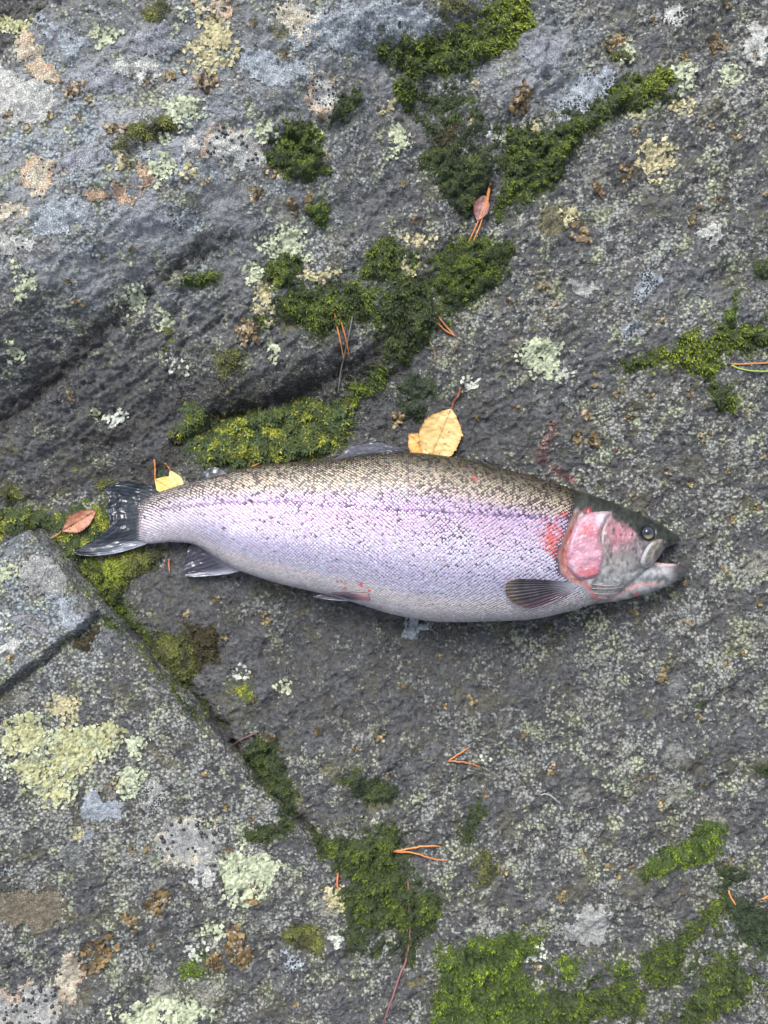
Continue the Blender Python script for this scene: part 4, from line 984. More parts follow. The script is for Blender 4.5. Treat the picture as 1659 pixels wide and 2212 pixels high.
def build_body():
    nx, nt = 900, 150
    u = np.linspace(0, 1, nx); x = 278 + (1467 - 278) * (u + .03 * np.sin(2 * math.pi * u) * 0)
    th = np.linspace(0, 2 * math.pi, nt, endpoint=False) - math.pi / 2
    X, T = np.meshgrid(x, th, indexing='ij'); V, Y = fish_point(X, T); X, Y = plan_of(V)
    t = (Y - fTop(X)) / np.maximum(fBot(X) - fTop(X), 1)
    fl, _ = flank_colour(X, Y)
    skin = mix((.010, .009, .007), (.040, .032, .050), sstep(.14, .42, t)); skin = mix(skin, (.20, .20, .22), sstep(.70, .95, t))
    lat = np.interp(X, [300, 480, 600, 750, 850, 1000, 1250], [1104, 1087, 1083, 1092, 1101, 1108, 1122])
    skin = mix(skin, (.035, .028, .05), np.exp(-((Y - lat) / 3.2) ** 2) * .8)
    hc = head_colour(X, Y, None); hb = sstep(-5, 3, X - np.interp(Y, [1060, 1110, 1170, 1200, 1240, 1270, 1310], [1246, 1240, 1214, 1206, 1212, 1252, 1262]))
    c = mix(skin, hc, hb)
    # relief of the head bones
    n = np.zeros_like(X); n -= .0010 * sstep(.12, .42, fbm(X * .35 + Y * .15, Y - X * .2, 1 / 7., 3, 151, .6)) * sstep(1190, 1225, Y) * sstep(1262, 1285, X)
    d = seg_dist(X, Y, PREO); n -= .0012 * np.exp(-(d / 2.6) ** 2)
    n -= .0022 * sstep(0, 9, poly_sd(X, Y, OPER))
    d = seg_dist(X, Y, GILL); n -= .0022 * np.exp(-(d / 6) ** 2)
    n -= .0030 * np.exp(-(np.hypot(X - 1400, Y - 1152) / 17) ** 4)
    n += .0003 * np.exp(-((np.hypot(X - 1400, Y - 1152) - 21) / 5) ** 2)
    n += (fbm(X, Y, 1 / 16., 4, 305, .65) * .0014) * sstep(1240, 1290, X)
    n += (fbm(X, Y, 1 / 6., 3, 315, .6) * .0007) * sstep(1240, 1290, X)
    n += fbm(X, Y, 1 / 120., 2, 311) * .0012
    V[..., 2] += np.where(np.sin(T) > 0, n * np.sin(T), 0)
    verts = V.reshape(-1, 3); i = np.arange(nx * nt).reshape(nx, nt); j = np.roll(i, -1, 1)
    F = np.stack([i[:-1], i[1:], j[1:], j[:-1]], -1).reshape(-1, 4); C = c.reshape(-1, 3)
    # lower jaw, grown into the throat
    a, b, w = jT, jB, jW
    x2 = np.linspace(1285, 1487, 220); X2, T2 = np.meshgrid(x2, np.linspace(0, 2 * math.pi, 90, endpoint=False), indexing='ij')
    cc, ss = np.cos(T2), np.sin(T2); cc = np.sign(cc) * np.abs(cc) ** .85; ss = np.sign(ss) * np.abs(ss) ** .85
    Y2 = (a(X2) + b(X2)) / 2 - (b(X2) - a(X2)) / 2 * cc; zc = jZc(X2)
    q = K * (1 - zc / CAM_Z)
    Z2 = zc + w(X2) * ss + .0006 * fbm(X2, Y2, 1 / 14., 3, 321)
    V2 = np.stack([(X2 - CX) * q, (CY - Y2) * q, Z2], -1); tj = (Y2 - a(X2)) / np.maximum(b(X2) - a(X2), 1); X2, Y2 = plan_of(V2)
    f1 = fbm(X2, Y2, 1 / 18., 4, 331)
    c2 = mix((.07, .07, .075), (.29, .295, .31), np.clip(f1 * 1.3 + .5, 0, 1)); c2 = mix(c2, head_colour(X2, Y2, None), sstep(1412, 1366, X2 + f1 * 20) * .85)
    c2 = mix(c2, (.58, .42, .44), sstep(.16, .02, tj) * sstep(1398, 1415, X2))
    c2 = mix(c2, (.022, .021, .024), sstep(1438, 1470, X2 + f1 * 14) * sstep(1.15, .6, tj) * .95)
    c2 = mix(c2, (.46, .17, .15), np.exp(-(seg_dist(X2, Y2, [(1330, 1280), (1380, 1262), (1425, 1263)]) / 2.2) ** 2) * np.clip(.55 + f1, 0, .8))
    c2 = mix(c2, (.40, .05, .05), np.exp(-(np.hypot(X2 - 1376, Y2 - 1284) / 5) ** 2) * .9)
    o = len(verts); i = o + np.arange(220 * 90).reshape(220, 90); j = np.roll(i, -1, 1)
    F2 = np.stack([i[:-1], i[1:], j[1:], j[:-1]], -1).reshape(-1, 4)
    return np.vstack([verts, V2.reshape(-1, 3)]), np.vstack([F, F2])[:, ::-1], np.vstack([C, c2.reshape(-1, 3)])

_fx, _fy = at0(900, 1150, 0)
trout = empty('trout', (_fx, _fy, 0.0))
tag(trout, 'large silver rainbow trout lying on its side on the wet rock', 'fish')
V, F, C = build_body()
adopt(new_mesh('body', V, F, M_SKIN, col=C), trout)

def build_scales():
    r = np.random.default_rng(99); X = []; T = []; S = []
    px = 7.8; x = 1252.0; col = 0
    while x > 288:
        h = (fBot(x) - fTop(x)) * K * .5; w = float(fWid(x))
        th = np.linspace(-.25, math.pi + .25, 400); p, yu = fish_point(np.full(400, x), th)
        s = np.r_[0, np.cumsum(np.linalg.norm(np.diff(p, axis=0), axis=1))]
        tpos = np.clip((yu - fTop(x)) / (fBot(x) - fTop(x)), 0, 1)
        dens = 1 / np.interp(tpos, [0, .1, .3, .7, .85, 1], [5.0, 6.2, 7.6, 7.2, 6.0, 5.2]) / K * np.interp(x, [290, 420, 700], [1.25, 1.1, 1.0])
        cum = np.r_[0, np.cumsum(dens[:-1] * np.diff(s))]
        ks = np.arange(.5 * (col % 2), cum[-1], 1.0)
        tt = np.interp(ks, cum, th); X.append(np.full(len(tt), x)); T.append(tt); S.append(1 / np.interp(ks, cum, dens))
        step = px * np.interp(x, [290, 450, 700, 1250], [.74, .86, 1.0, 1.0]) * .5
        x -= step; col += 1
    X = np.concatenate(X); T = np.concatenate(T); S = np.concatenate(S); n = len(X)
    X = X + r.normal(0, .28, n); T = T + r.normal(0, .004, n)
    p, Y = fish_point(X, T); AX, AY = plan_of(p)
    e = 1.0
    px1, _ = fish_point(X - e, T); tx = px1 - p; tx /= np.linalg.norm(tx, axis=1)[:, None]
    pt, _ = fish_point(X, T + .01); ty = pt - p; ty /= np.linalg.norm(ty, axis=1)[:, None] + 1e-12
    nrm = np.cross(tx, ty); nrm /= np.linalg.norm(nrm, axis=1)[:, None] + 1e-12
    out = np.stack([0 * X, np.zeros(n), fZc(X)], 1); cen = np.stack([p[:, 0], (CY - (fTop(X) + fBot(X)) / 2) * K * (1 - fZc(X) / CAM_Z), fZc(X)], 1)
    flip = ((p - cen) * nrm).sum(1) < 0; nrm[flip] *= -1
    ty = np.cross(nrm, tx)
    # keep off the head
    X, Y = AX, AY
    lim = np.interp(Y, [1060, 1110, 1150, 1180, 1200, 1240, 1270, 1310], [1244, 1236, 1222, 1210, 1203, 1208, 1262, 1292])
    ok = X < lim + r.normal(0, 2, n)
    p, X, Y, T, S, tx, ty, nrm = [a[ok] for a in (p, X, Y, T, S, tx, ty, nrm)]; n = len(X)
    c, t = flank_colour(X, Y)
    c = c * (np.array((.665, .635, .67)) * (1 + r.normal(0, .09, (n, 1)))) + r.normal(0, .010, (n, 3))
    # dark scales: many on the back, some down the flank, a row on the lateral line
    pd = np.interp(t, [0, .12, .24, .33, .5, .62, .72, 1], [.34, .34, .22, .055, .028, .02, .006, 0]) * np.clip(1 + .8 * fbm(X, Y, 1 / 9., 2, 231), .1, 3)
    lat = np.interp(X, [300, 480, 600, 750, 850, 1000, 1250], [1104, 1087, 1083, 1092, 1101, 1108, 1122])
    onl = np.abs(Y - lat) < 3.4; dk = r.random(n) < pd
    dk |= (np.hypot(X - 755, (Y - 1093) * .8) < 8) & (r.random(n) < .6)
    c = np.where(dk[:, None], c * np.where(t < .3, r.uniform(.22, .60, n), r.uniform(.38, .70, n))[:, None] * np.array((.95, .92, 1.05)), c)
    c = np.where((onl & (r.random(n) < .8))[:, None], c * np.array((.50, .44, .58)), c)
    # bloodied scales behind the gill
    bl = np.exp(-(((X - 1192) / 26) ** 2 + ((Y - 1160) / 34) ** 2)) + .7 * np.exp(-(((X - 1222) / 14) ** 2 + ((Y - 1110) / 14) ** 2)) + .9 * np.exp(-(((X - 1204) / 12) ** 2 + ((Y - 1195) / 16) ** 2))
    bl = np.clip(bl * 1.25 + fbm(X, Y, 1 / 13., 2, 241) * 1.0 - .42 + r.normal(0, .12, n), 0, 1) * (bl > .12)
    c = mix(c, np.tile((.44, .075, .060), (n, 1)), np.clip(bl * 1.3, 0, .88))
    for bx, by, br in ((747, 1270, 5), (782, 1263, 5), (800, 1276, 3), (740, 1256, 4), (1025, 1035, 9)):
        c = mix(c, np.tile((.50, .04, .03), (n, 1)), sstep(br, br * .5, np.hypot(X - bx, Y - by)) * (.95 if br < 6 else .5))
    lx = S * .80 * K * 1.0; sx = 7.8 * K * .52 * np.interp(X, [290, 450, 700], [.78, .9, 1.0]); wy = S * .49
    prof = np.array([(-.80, 0, -.10), (-.35, -.85, 0.02), (-.35, .85, .02), (.30, -.92, .10), (.30, .92, .10), (.78, -.50, .15), (.78, .50, .15), (1.0, 0, .17), (.15, 0, .22)])
    shr = np.interp(t, [0, .2, .32], [.80, .86, 1.0]) * np.where(dk, np.where(t < .3, .80, .58), 1.0) * lerp(.45, 1, sstep(0, 20, (lim[ok] - X) + 4))
    j = (1 + r.normal(0, .06, (n, 1))) * shr[:, None]
    Q = p[:, None, :] + prof[None, :, 0:1] * (sx[:, None] * j)[:, :, None] * tx[:, None, :] + prof[None, :, 1:2] * (wy[:, None] * j)[:, :, None] * ty[:, None, :] \
        + (prof[None, :, 2:3] * (.0046 * (1 + r.normal(0, .10, (n, 1, 1)))) + .0001 + prof[None, :, 1:2] * r.normal(0, .00009, (n, 1, 1))) * nrm[:, None, :]
    f = np.array([(0, 8, 1), (0, 2, 8), (1, 8, 3), (2, 4, 8), (3, 8, 5), (4, 6, 8), (5, 8, 7), (6, 7, 8)])
    return Q, f, c, X, Y
Q, f, c, SX, SY = build_scales()
vis = np.argsort(((SX - 1010) / 1.5) ** 2 + (SY - 1130) ** 2)
one = np.zeros(len(Q), bool); one[vis[:300]] = True
def scale_mesh(name, idx):
    n = len(idx); V = Q[idx].reshape(-1, 3); F = (np.arange(n)[:, None, None] * 9 + f[None]).reshape(-1, 3)
    C = np.repeat(c[idx][:, None, :], 9, 1); return new_mesh(name, V, F, M_SCALE, col=C.reshape(-1, 3))
o = scale_mesh('scales', np.where(~one)[0]); o['kind'] = 'stuff'; adopt(o, trout)
for i in np.where(one)[0]: adopt(scale_mesh('scale', np.array([i])), trout)

# gill cover, jaw flap, eye
def fish_sheet(name, poly, thick, edge, colf, mat, step=1.4, lump=None):
    p = np.array(poly); x = np.arange(p[:, 0].min() - 2, p[:, 0].max() + 2, step); y = np.arange(p[:, 1].min() - 2, p[:, 1].max() + 2, step)
    X, Y = np.meshgrid(x, y); sp = [tuple(q) for q in smooth_path(poly, 120, True)]; sd = poly_sd(X, Y, sp)
    z = head_top(X, Y) + thick * sstep(-1, edge, sd) - .0012 * sstep(0, -1.5, sd)
    if lump is not None: z = z + lump(X, Y)
    keep = sd > -1.6; F = grid_faces(*X.shape)[:, ::-1]; F = F[keep.ravel()[F].all(1)]
    use = np.unique(F); mp = np.zeros(X.size, int); mp[use] = np.arange(len(use))
    V = fish_w(X, Y, z).reshape(-1, 3)[use]; C = colf(X, Y, sd).reshape(-1, 3)[use]
    o = new_mesh(name, V, mp[F], mat, col=C); adopt(o, trout); return o
def oper_col(x, y, sd):
    f1 = fbm(x, y, 1 / 20., 4, 401); f2 = fbm(x, y, 1 / 9., 3, 411); st = fbm(x * .4 + y * .2, y - x * .5, 1 / 6., 2, 421)
    c = mix((.28, .13, .18), (.40, .27, .33), np.clip(f1 * 1.3 + .5, 0, 1)); c = mix(c, (.42, .39, .42), sstep(.10, .45, fbm(x, y, 1 / 12., 4, 433, .7)) * .7)
    red = np.clip(np.exp(-(((x - 1282) / 24) ** 2 + ((y - 1150) / 20) ** 2)) * .6 + np.exp(-(((x - 1275) / 30) ** 2 + ((y - 1236) / 14) ** 2)) * .8 + f1 * .8, 0, 1)
    c = mix(c, (.34, .045, .050), np.clip(red * .9 + f2 * .35, 0, .72)); c = mix(c, (.44, .38, .44), np.clip(np.exp(-(((x - 1300) / 14) ** 2 + ((y - 1120) / 18) ** 2)) * .8 + st * .25, 0, .8))
    c = mix(c, (.45, .05, .035), np.clip(np.exp(-(((x - 1265) / 5) ** 2 + ((y - 1140) / 6) ** 2)), 0, 1) * .7)
    ang = np.arctan2(y - 1112, x - 1318); c = mix(c, (.30, .10, .12), sstep(.25, .45, fbm(ang * 9, np.hypot(x - 1318, y - 1112) * .02, 1, 3, 437)) * .5)
    c = mix(c, (.20, .10, .14), sstep(6, 0, sd + f2 * 3) * .7 * sstep(1300, 1270, x)); c = mix(c, (.20, .17, .18), sstep(9, 0, sd + f2 * 4) * .8 * sstep(1270, 1300, x))
    return c
fish_sheet('gill_cover', OPER, .0030, 8, oper_col, M_SKIN, lump=lambda x, y: fbm(x, y, 1 / 24., 4, 431, .65) * .0015)['label'] = 'pink and red gill cover'
MAX = [(1431,1166),(1420,1166),(1406,1173),(1396,1184),(1388,1200),(1384,1214),(1388,1224),(1398,1226),(1408,1221),(1414,1210),(1420,1196),(1430,1180)]
def max_col(x, y, sd):
    f1 = fbm(x, y, 1 / 9., 3, 441); core = seg_dist(x, y, [(1425, 1170), (1410, 1184), (1402, 1202), (1399, 1217)])
    c = mix((.20, .18, .15), (.34, .31, .27), np.clip(f1 + .5, 0, 1)); return mix(c * .5, (.27, .28, .30), sstep(4, 8, core) * sstep(0, 8, 1415 - x) * .8)
fish_sheet('jaw_flap', MAX, .0030, 6, max_col, M_SKIN, 1.2, lambda x, y: .0012 * sstep(1395, 1420, x) - .0006 * np.exp(-(seg_dist(x, y, [(1420, 1176), (1406, 1196), (1400, 1214)]) / 2.5) ** 2))['label'] = 'grey upper jaw flap at the mouth corner'

def dome(cx, cy, r, z0, hgt_, colf, name, parent=None, n=28, m=14):
    V = []; C = []
    for i in range(m + 1):
        ph = i / m * math.pi / 2
        for j in range(n):
            a = 2 * math.pi * j / n; rr = r * math.cos(ph)
            x, y = cx + rr * math.cos(a), cy + rr * math.sin(a); V.append((x, y, z0 + hgt_ * math.sin(ph))); C.append(colf(x, y, rr / r))
    V = np.array(V); W = fish_w(V[:, 0], V[:, 1], V[:, 2]); i = np.arange((m + 1) * n).reshape(m + 1, n); j = np.roll(i, -1, 1)
    F = np.stack([i[:-1], i[1:], j[1:], j[:-1]], -1).reshape(-1, 4)
    o = new_mesh(name, W, F, M_EYE, col=np.array(C)); adopt(o, trout if parent is None else trout); return o
ez = float(head_top(np.array([1400.]), np.array([1152.]))[0])
def iris(x, y, q):
    if q > .80: return (.008, .010, .012)
    if q > .72: return (.03, .038, .045)
    g = sstep(0, 10, y - 1152) * sstep(1388, 1398, x); base = np.array((.014, .020, .032))
    return tuple(base + (np.array((.24, .19, .075)) - base) * g)
eye = dome(1400, 1152, 16, ez - .0022, .0062, iris, 'eye')
pup = dome(1399, 1150, 8.6, ez + .0020, .0026, lambda x, y, q: (.006, .010, .022), 'pupil')
pup.parent = eye; pup.matrix_parent_inverse = Matrix.Identity(4)
for k, (a, b) in enumerate([((1280, 1262), (1338, 1264)), ((1279, 1271), (1350, 1267)), ((1286, 1282), (1340, 1279)), ((1296, 1291), (1328, 1289))]):
    pts = smooth_path([a, ((a[0] + b[0]) / 2, (a[1] + b[1]) / 2 + 3), b], 14); x, y = pts.T
    z = head_top(x, y)
    W = fish_w(x, y, z + .0002); V, F = tube(W, np.interp(np.linspace(0, 1, 14), [0, .3, 1], [.0006, .0010, .0003]), 8)
    o = new_mesh('gill_ray', V, F, M_SKIN, col=np.tile((.20, .17, .165), (len(V), 1))); adopt(o, trout)

# fins: Coons patches between base, edges and rim
def fin(name, base, lead, rim, trail, zf, colf, nray, ridge=.0004, ns=None, nt=70, label=None, thick=.0007, wav=.0010, seed=0):
    """base: s 0..1 at t=0; rim: s 0..1 at t=1; lead: t 0..1 at s=0; trail: t 0..1 at s=1"""
    ns = ns or nray * 6; s = np.linspace(0, 1, ns); t = np.linspace(0, 1, nt)
    B, R, Lc, Tc = smooth_path(base, ns), smooth_path(rim, ns), smooth_path(lead, nt), smooth_path(trail, nt)
    Sg, Tg = np.meshgrid(s, t, indexing='ij'); S3, T3 = Sg[..., None], Tg[..., None]
    Pt = (1 - T3) * B[:, None] + T3 * R[:, None] + (1 - S3) * Lc[None] + S3 * Tc[None] - ((1 - S3) * (1 - T3) * B[0] + S3 * (1 - T3) * B[-1] + (1 - S3) * T3 * R[0] + S3 * T3 * R[-1])
    x, y = Pt[..., 0], Pt[..., 1]
    z = zf(x, y, Sg, Tg) + ridge * np.cos(Sg * nray * 2 * math.pi) * np.clip(Tg * 6, 0, 1) + wav * fbm(Sg * 5, Tg * 3, 1.1, 3, 500 + seed) * np.clip(Tg * 3, 0, 1)
    col = colf(x, y, Sg, Tg, .5 + .5 * np.cos(Sg * nray * 2 * math.pi))
    V = fish_w(x, y, z).reshape(-1, 3); V2 = V.copy(); V2[:, 2] -= thick; n = len(V)
    F = grid_faces(ns, nt); i = np.arange(n).reshape(ns, nt); rimi = np.r_[i[0, :], i[1:, -1], i[-1, -2::-1], i[-2:0:-1, 0]]
    side = np.stack([rimi, np.roll(rimi, -1), np.roll(rimi, -1) + n, rimi + n], 1)
    o = new_mesh(name, np.vstack([V, V2]), np.vstack([F, F[:, ::-1] + n, side]), M_FIN, col=np.vstack([col.reshape(-1, 3)] * 2))
    adopt(o, trout)
    if label: o['label'] = label
    return o
def gz(x, y):
    s = K; return surf((x - CX) * s, (CY - y) * s)

def tail_z(x, y, s, t): return lerp(head_top(np.maximum(x, 302.), y) + .0004, (.0085 + .0020 * np.sin(y / 16.)), sstep(.06, .62, t)) + .0035 * np.sin(t * 5 + s * 6) * sstep(.15, .6, t) * .5 + .0005
def tail_c(x, y, s, t, r):
    c = mix((.011, .014, .020), (.024, .030, .040), r * .6 + .2 * np.clip(fbm(x, y, 1 / 20., 3, 511) + .5, 0, 1))
    sp = worley(x, y * .8, 1 / 9., 517); c = mix(c, (.030, .034, .034), sstep(.3, .5, sp) * sstep(.45, .1, t) * .6)
    c = mix(c, (.17, .185, .23), sstep(.72, .98, s) * sstep(.95, .35, t) * .9)
    return mix(c, mix((.05, .045, .048), (.28, .25, .27), s), sstep(.20, 0, t + .05 * r) * .9)
fin('tail_fin', [(354,1067),(328,1084),(312,1104),(305,1132),(312,1155),(336,1168)], [(352,1067),(325,1052),(298,1044),(266,1040),(239,1045)],
    [(239,1045),(225,1056),(236,1075),(229,1100),(237,1121),(231,1145),(200,1167),(166,1187),(153,1196)], [(336,1168),(293,1183),(245,1196),(191,1201),(153,1196)],
    tail_z, tail_c, 20, .00010, nt=90, label='dark forked tail fin with a pale lower edge', wav=.0030)
def dors_z(x, y, s, t): return lerp(fZc(x) + .012 * (1 - s * .3), fZc(x) - .008, t) + .002 * np.sin(s * 9) * t
def dors_c(x, y, s, t, r): return mix(mix((.014, .015, .020), (.065, .068, .088), sstep(.25, .7, t)), (.012, .012, .016), (1 - r) * .25)
fin('dorsal_fin', [(874,984),(840,990),(790,996),(740,1003),(700,1006)], [(874,984),(868,972),(852,962)], [(852,962),(817,956),(783,960),(752,968),(735,984),(698,1000)], [(700,1006),(699,1003),(698,1000)],
    dors_z, dors_c, 13, .00015, label='folded slate grey dorsal fin', wav=.0025, seed=3)
def adi_z(x, y, s, t): return lerp(fZc(x) + .008, .022, t)
fin('adipose_fin', [(494,1023),(470,1028),(445,1036),(432,1042)], [(494,1023),(480,1012),(465,1008)], [(465,1008),(447,1012),(436,1022),(431,1036)], [(432,1042),(431,1039),(431,1036)],
    adi_z, lambda x, y, s, t, r: mix((.010, .012, .014), (.045, .052, .060), np.clip(fbm(x, y, 1 / 9., 3, 521) + .4, 0, 1)), 3, .0001, nt=30, thick=.0016, seed=5)
def anal_z(x, y, s, t): return lerp(.010 + .006 * (1 - s), .0075, sstep(0, .7, t)) + .0004
def anal_c(x, y, s, t, r):
    c = mix((.022, .021, .032), (.042, .042, .062), r); c = mix(c, (.28, .29, .34), sstep(.30, 0, s) * .9 + sstep(.25, 0, t) * .5 * (1 - sstep(.3, 0, s) * .9))
    return c
fin('anal_fin', [(527,1232),(495,1214),(460,1192),(430,1176)], [(527,1232),(490,1240),(450,1244),(418,1246)], [(418,1246),(398,1242),(394,1232),(402,1210),(406,1182)], [(430,1176),(418,1176),(406,1182)],
    anal_z, anal_c, 10, .00007, label='slate anal fin with a pale front edge', wav=.0016, seed=7)
def pel_z(x, y, s, t): return np.maximum(head_top(x, y), .030) + .0026 + .0022 * np.sin(s * math.pi) - .001 * t
fin('pelvic_fin', [(800,1297),(800,1292),(792,1284),(770,1281)], [(800,1297),(755,1299),(708,1295),(676,1289)], [(676,1289),(678,1288),(684,1287),(690,1285)], [(770,1281),(740,1279),(708,1282),(690,1285)],
    pel_z, lambda x, y, s, t, r: mix(mix((.07, .058, .075), (.32, .32, .37), sstep(.3, 0, s) + sstep(.82, 1, t)), (.42, .20, .22), sstep(.3, 0, t) * .7), 7, .0003, nt=60, label='thin pelvic fin folded against the belly', wav=.001, seed=9)
def pec_z(x, y, s, t): return head_top(x, np.minimum(y, fBot(x) - 6)) + .0012 + .003 * sstep(0, .3, t) + .0025 * np.sin(s * math.pi) * t
def pec_c(x, y, s, t, r):
    c = mix((.012, .010, .013), (.045, .040, .052), r * np.clip(.7 + fbm(x, y, 1 / 14., 2, 531), 0, 1))
    c = mix(c, (.25, .25, .29), sstep(.36, .0, t) * .75); c = mix(c, (.075, .055, .032), sstep(.75, 1, t) * .7)
    return mix(c, (.15, .08, .12), sstep(.6, 1, s) * .4)
fin('pectoral_fin', [(1243,1259),(1244,1264),(1242,1270),(1238,1276)], [(1243,1259),(1180,1253),(1140,1251),(1115,1251)], [(1115,1251),(1098,1258),(1092,1271),(1096,1286),(1106,1299),(1130,1312),(1150,1315)], [(1238,1276),(1210,1292),(1180,1306),(1150,1315)],
    pec_z, pec_c, 11, .00045, label='dark ribbed pectoral fin', wav=.0004, seed=11)

# ---------------------------------------------------------------- fallen leaves
def leaf(base, tip, hw, colors, label, petiole=None, lift=.0015, curl=.004, serr=.06, seed=0, bend=0.0, tilt=0.0, shape=.40, spots=10, cut=None, name='birch_leaf', cat='leaf'):
    r = np.random.default_rng(seed + 40); b = np.array(at(*base)); t = np.array(at(*tip)); root = empty(name, tuple(b))
    ax = t[:2] - b[:2]; L = np.linalg.norm(ax); ax /= L; nx = np.array([-ax[1], ax[0]]); W = hw * K
    n, m = 100, 33; u = np.linspace(0, 1, n); v = np.linspace(-1, 1, m)
    U, Vv = np.meshgrid(u, v, indexing='ij')
    prof = np.interp(U, [0, .06, .2, .35, .5, .62, .75, .87, .95, 1], [0, .22, .62, .93, 1, .96, .76, .44, .16, 0]) * (1 + .10 * fbm(U * 3, np.sign(Vv), 1.7, 2, seed + 77))
    teeth = 1 + serr * ((((U * 19 + .3 * np.sin(U * 23 + seed)) % 1.0) - .5) + .9 * fbm(U * 9, np.sign(Vv), 2.3, 2, seed + 78)) * (np.abs(Vv) > .9)
    half = W * prof * teeth * (1 + .05 * np.sin(U * 7 + seed))
    x = b[0] + ax[0] * U * L + nx[0] * (Vv * half + bend * L * U * (1 - U)); y = b[1] + ax[1] * U * L + nx[1] * (Vv * half + bend * L * U * (1 - U))
    g = surf(x, y); g = lerp(g, np.percentile(g, 75), .7)
    z = g + lift + curl * (np.abs(Vv) * prof) ** 2 + tilt * Vv * W * prof + .0012 * fbm(x, y, 90, 2, seed + 3)
    vein = np.exp(-(Vv * half / .0006) ** 2)
    side = np.abs(((U - np.abs(Vv) * prof * .28) * 8.5) % 1.0 - .5) * 2
    sv = np.exp(-((1 - side) / .10) ** 2) * (np.abs(Vv) > .03)
    z = z - .0005 * vein - .0003 * sv
    f1 = fbm(x, y, 70, 4, seed + 5); c = mix(colors[0], colors[1], np.clip(f1 * 1.1 + .45, 0, 1))
    c = mix(c, colors[2], np.clip(vein * .8 + sv * .35, 0, 1)); edge = sstep(.72, 1.0, np.abs(Vv) + f1 * .25 + sstep(.85, 1, U) * .4)
    c = mix(c, colors[3], edge * .6)
    for k in range(spots):
        su, sv_ = r.uniform(.1, .9), r.uniform(-.8, .8); d = np.hypot((U - su) * L, (Vv - sv_) * half); rad = r.uniform(.0006, .0016)
        c = mix(c, np.array(colors[2]) * .7, sstep(rad, rad * .5, d) * .8)
    Vt = np.stack([x, y, z], -1).reshape(-1, 3); V2 = Vt.copy(); V2[:, 2] -= .0004
    F = grid_faces(n, m); k = n * m; i = np.arange(k).reshape(n, m); ri = np.r_[i[0, :], i[1:, -1], i[-1, -2::-1], i[-2:0:-1, 0]]
    sidef = np.stack([ri, np.roll(ri, -1), np.roll(ri, -1) + k, ri + k], 1)
    o = new_mesh('blade', np.vstack([Vt, V2]), np.vstack([F, F[:, ::-1] + k, sidef]), M_LEAF, col=np.vstack([c.reshape(-1, 3)] * 2)); adopt(o, root)
    if petiole:
        pts = smooth_path([(q[0], q[1]) for q in petiole], 24); w = np.array([at(*q) for q in pts]); zz = lerp(w[:, 2], np.maximum(w[:, 2].mean(), w[:, 2]), .5) + np.linspace(.0035, .0015, 24)
        zz[-1] = z[0, m // 2]; zz[-4:] = np.linspace(zz[-5], z[0, m // 2], 4)
        Vp, Fp = tube(np.stack([w[:, 0], w[:, 1], zz], 1), np.linspace(.0010, .0007, 24), 7)
        o = new_mesh('petiole', Vp, Fp, M_NEEDLE, col=np.tile(colors[4], (len(Vp), 1))); adopt(o, root)
    tag(root, label, cat, 'fallen leaves on the rock'); return root
YEL = [(.42, .285, .105), (.48, .355, .155), (.24, .12, .040), (.42, .22, .07), (.22, .06, .03)]
leaf((975,883), (925,1002), 47, YEL, 'big yellow birch leaf with red stalk standing behind the trout back', [(994,838),(990,855),(980,868),(976,884)], .004, .003, seed=1, spots=16)
leaf((962,1016), (882,938), 32, [(.52,.27,.06),(.55,.33,.10),(.25,.07,.02),(.38,.13,.04),(.2,.05,.03)], 'orange birch leaf tucked under the big yellow one', None, .002, .002, seed=2, serr=.14, spots=6)
leaf((337,1036), (398,1074), 28, [(.58,.40,.11),(.62,.46,.15),(.30,.16,.05),(.5,.33,.1),(.40,.15,.05)], 'yellow leaf with upright stalk half hidden by the tail root', [(335,993),(337,1012),(336,1026),(337,1037)], .006, .002, seed=3, spots=2)
leaf((371,1017), (398,1068), 16, [(.56,.50,.21),(.60,.53,.25),(.40,.32,.12),(.52,.44,.18),(.33,.12,.06)], 'pale yellow folded leaf right of the yellow one at the tail', [(358,1001),(364,1008),(371,1018)], .008, .001, seed=4, tilt=.5, spots=2)
leaf((138,1148), (213,1103), 20, [(.26,.11,.065),(.36,.17,.105),(.16,.06,.04),(.16,.06,.035),(.30,.16,.08)], 'red brown leaf lying on moss left of the tail fin', [(114,1163),(124,1156),(135,1149)], .006, .003, seed=5, serr=.12, spots=3)
leaf((1046,424), (1030,482), 17, [(.15,.07,.065),(.25,.15,.14),(.18,.06,.06),(.20,.06,.05),(.2,.06,.05)], 'dull pink leaf in the moss beneath the tripled needles', None, .005, .004, seed=6, serr=.05, spots=4)

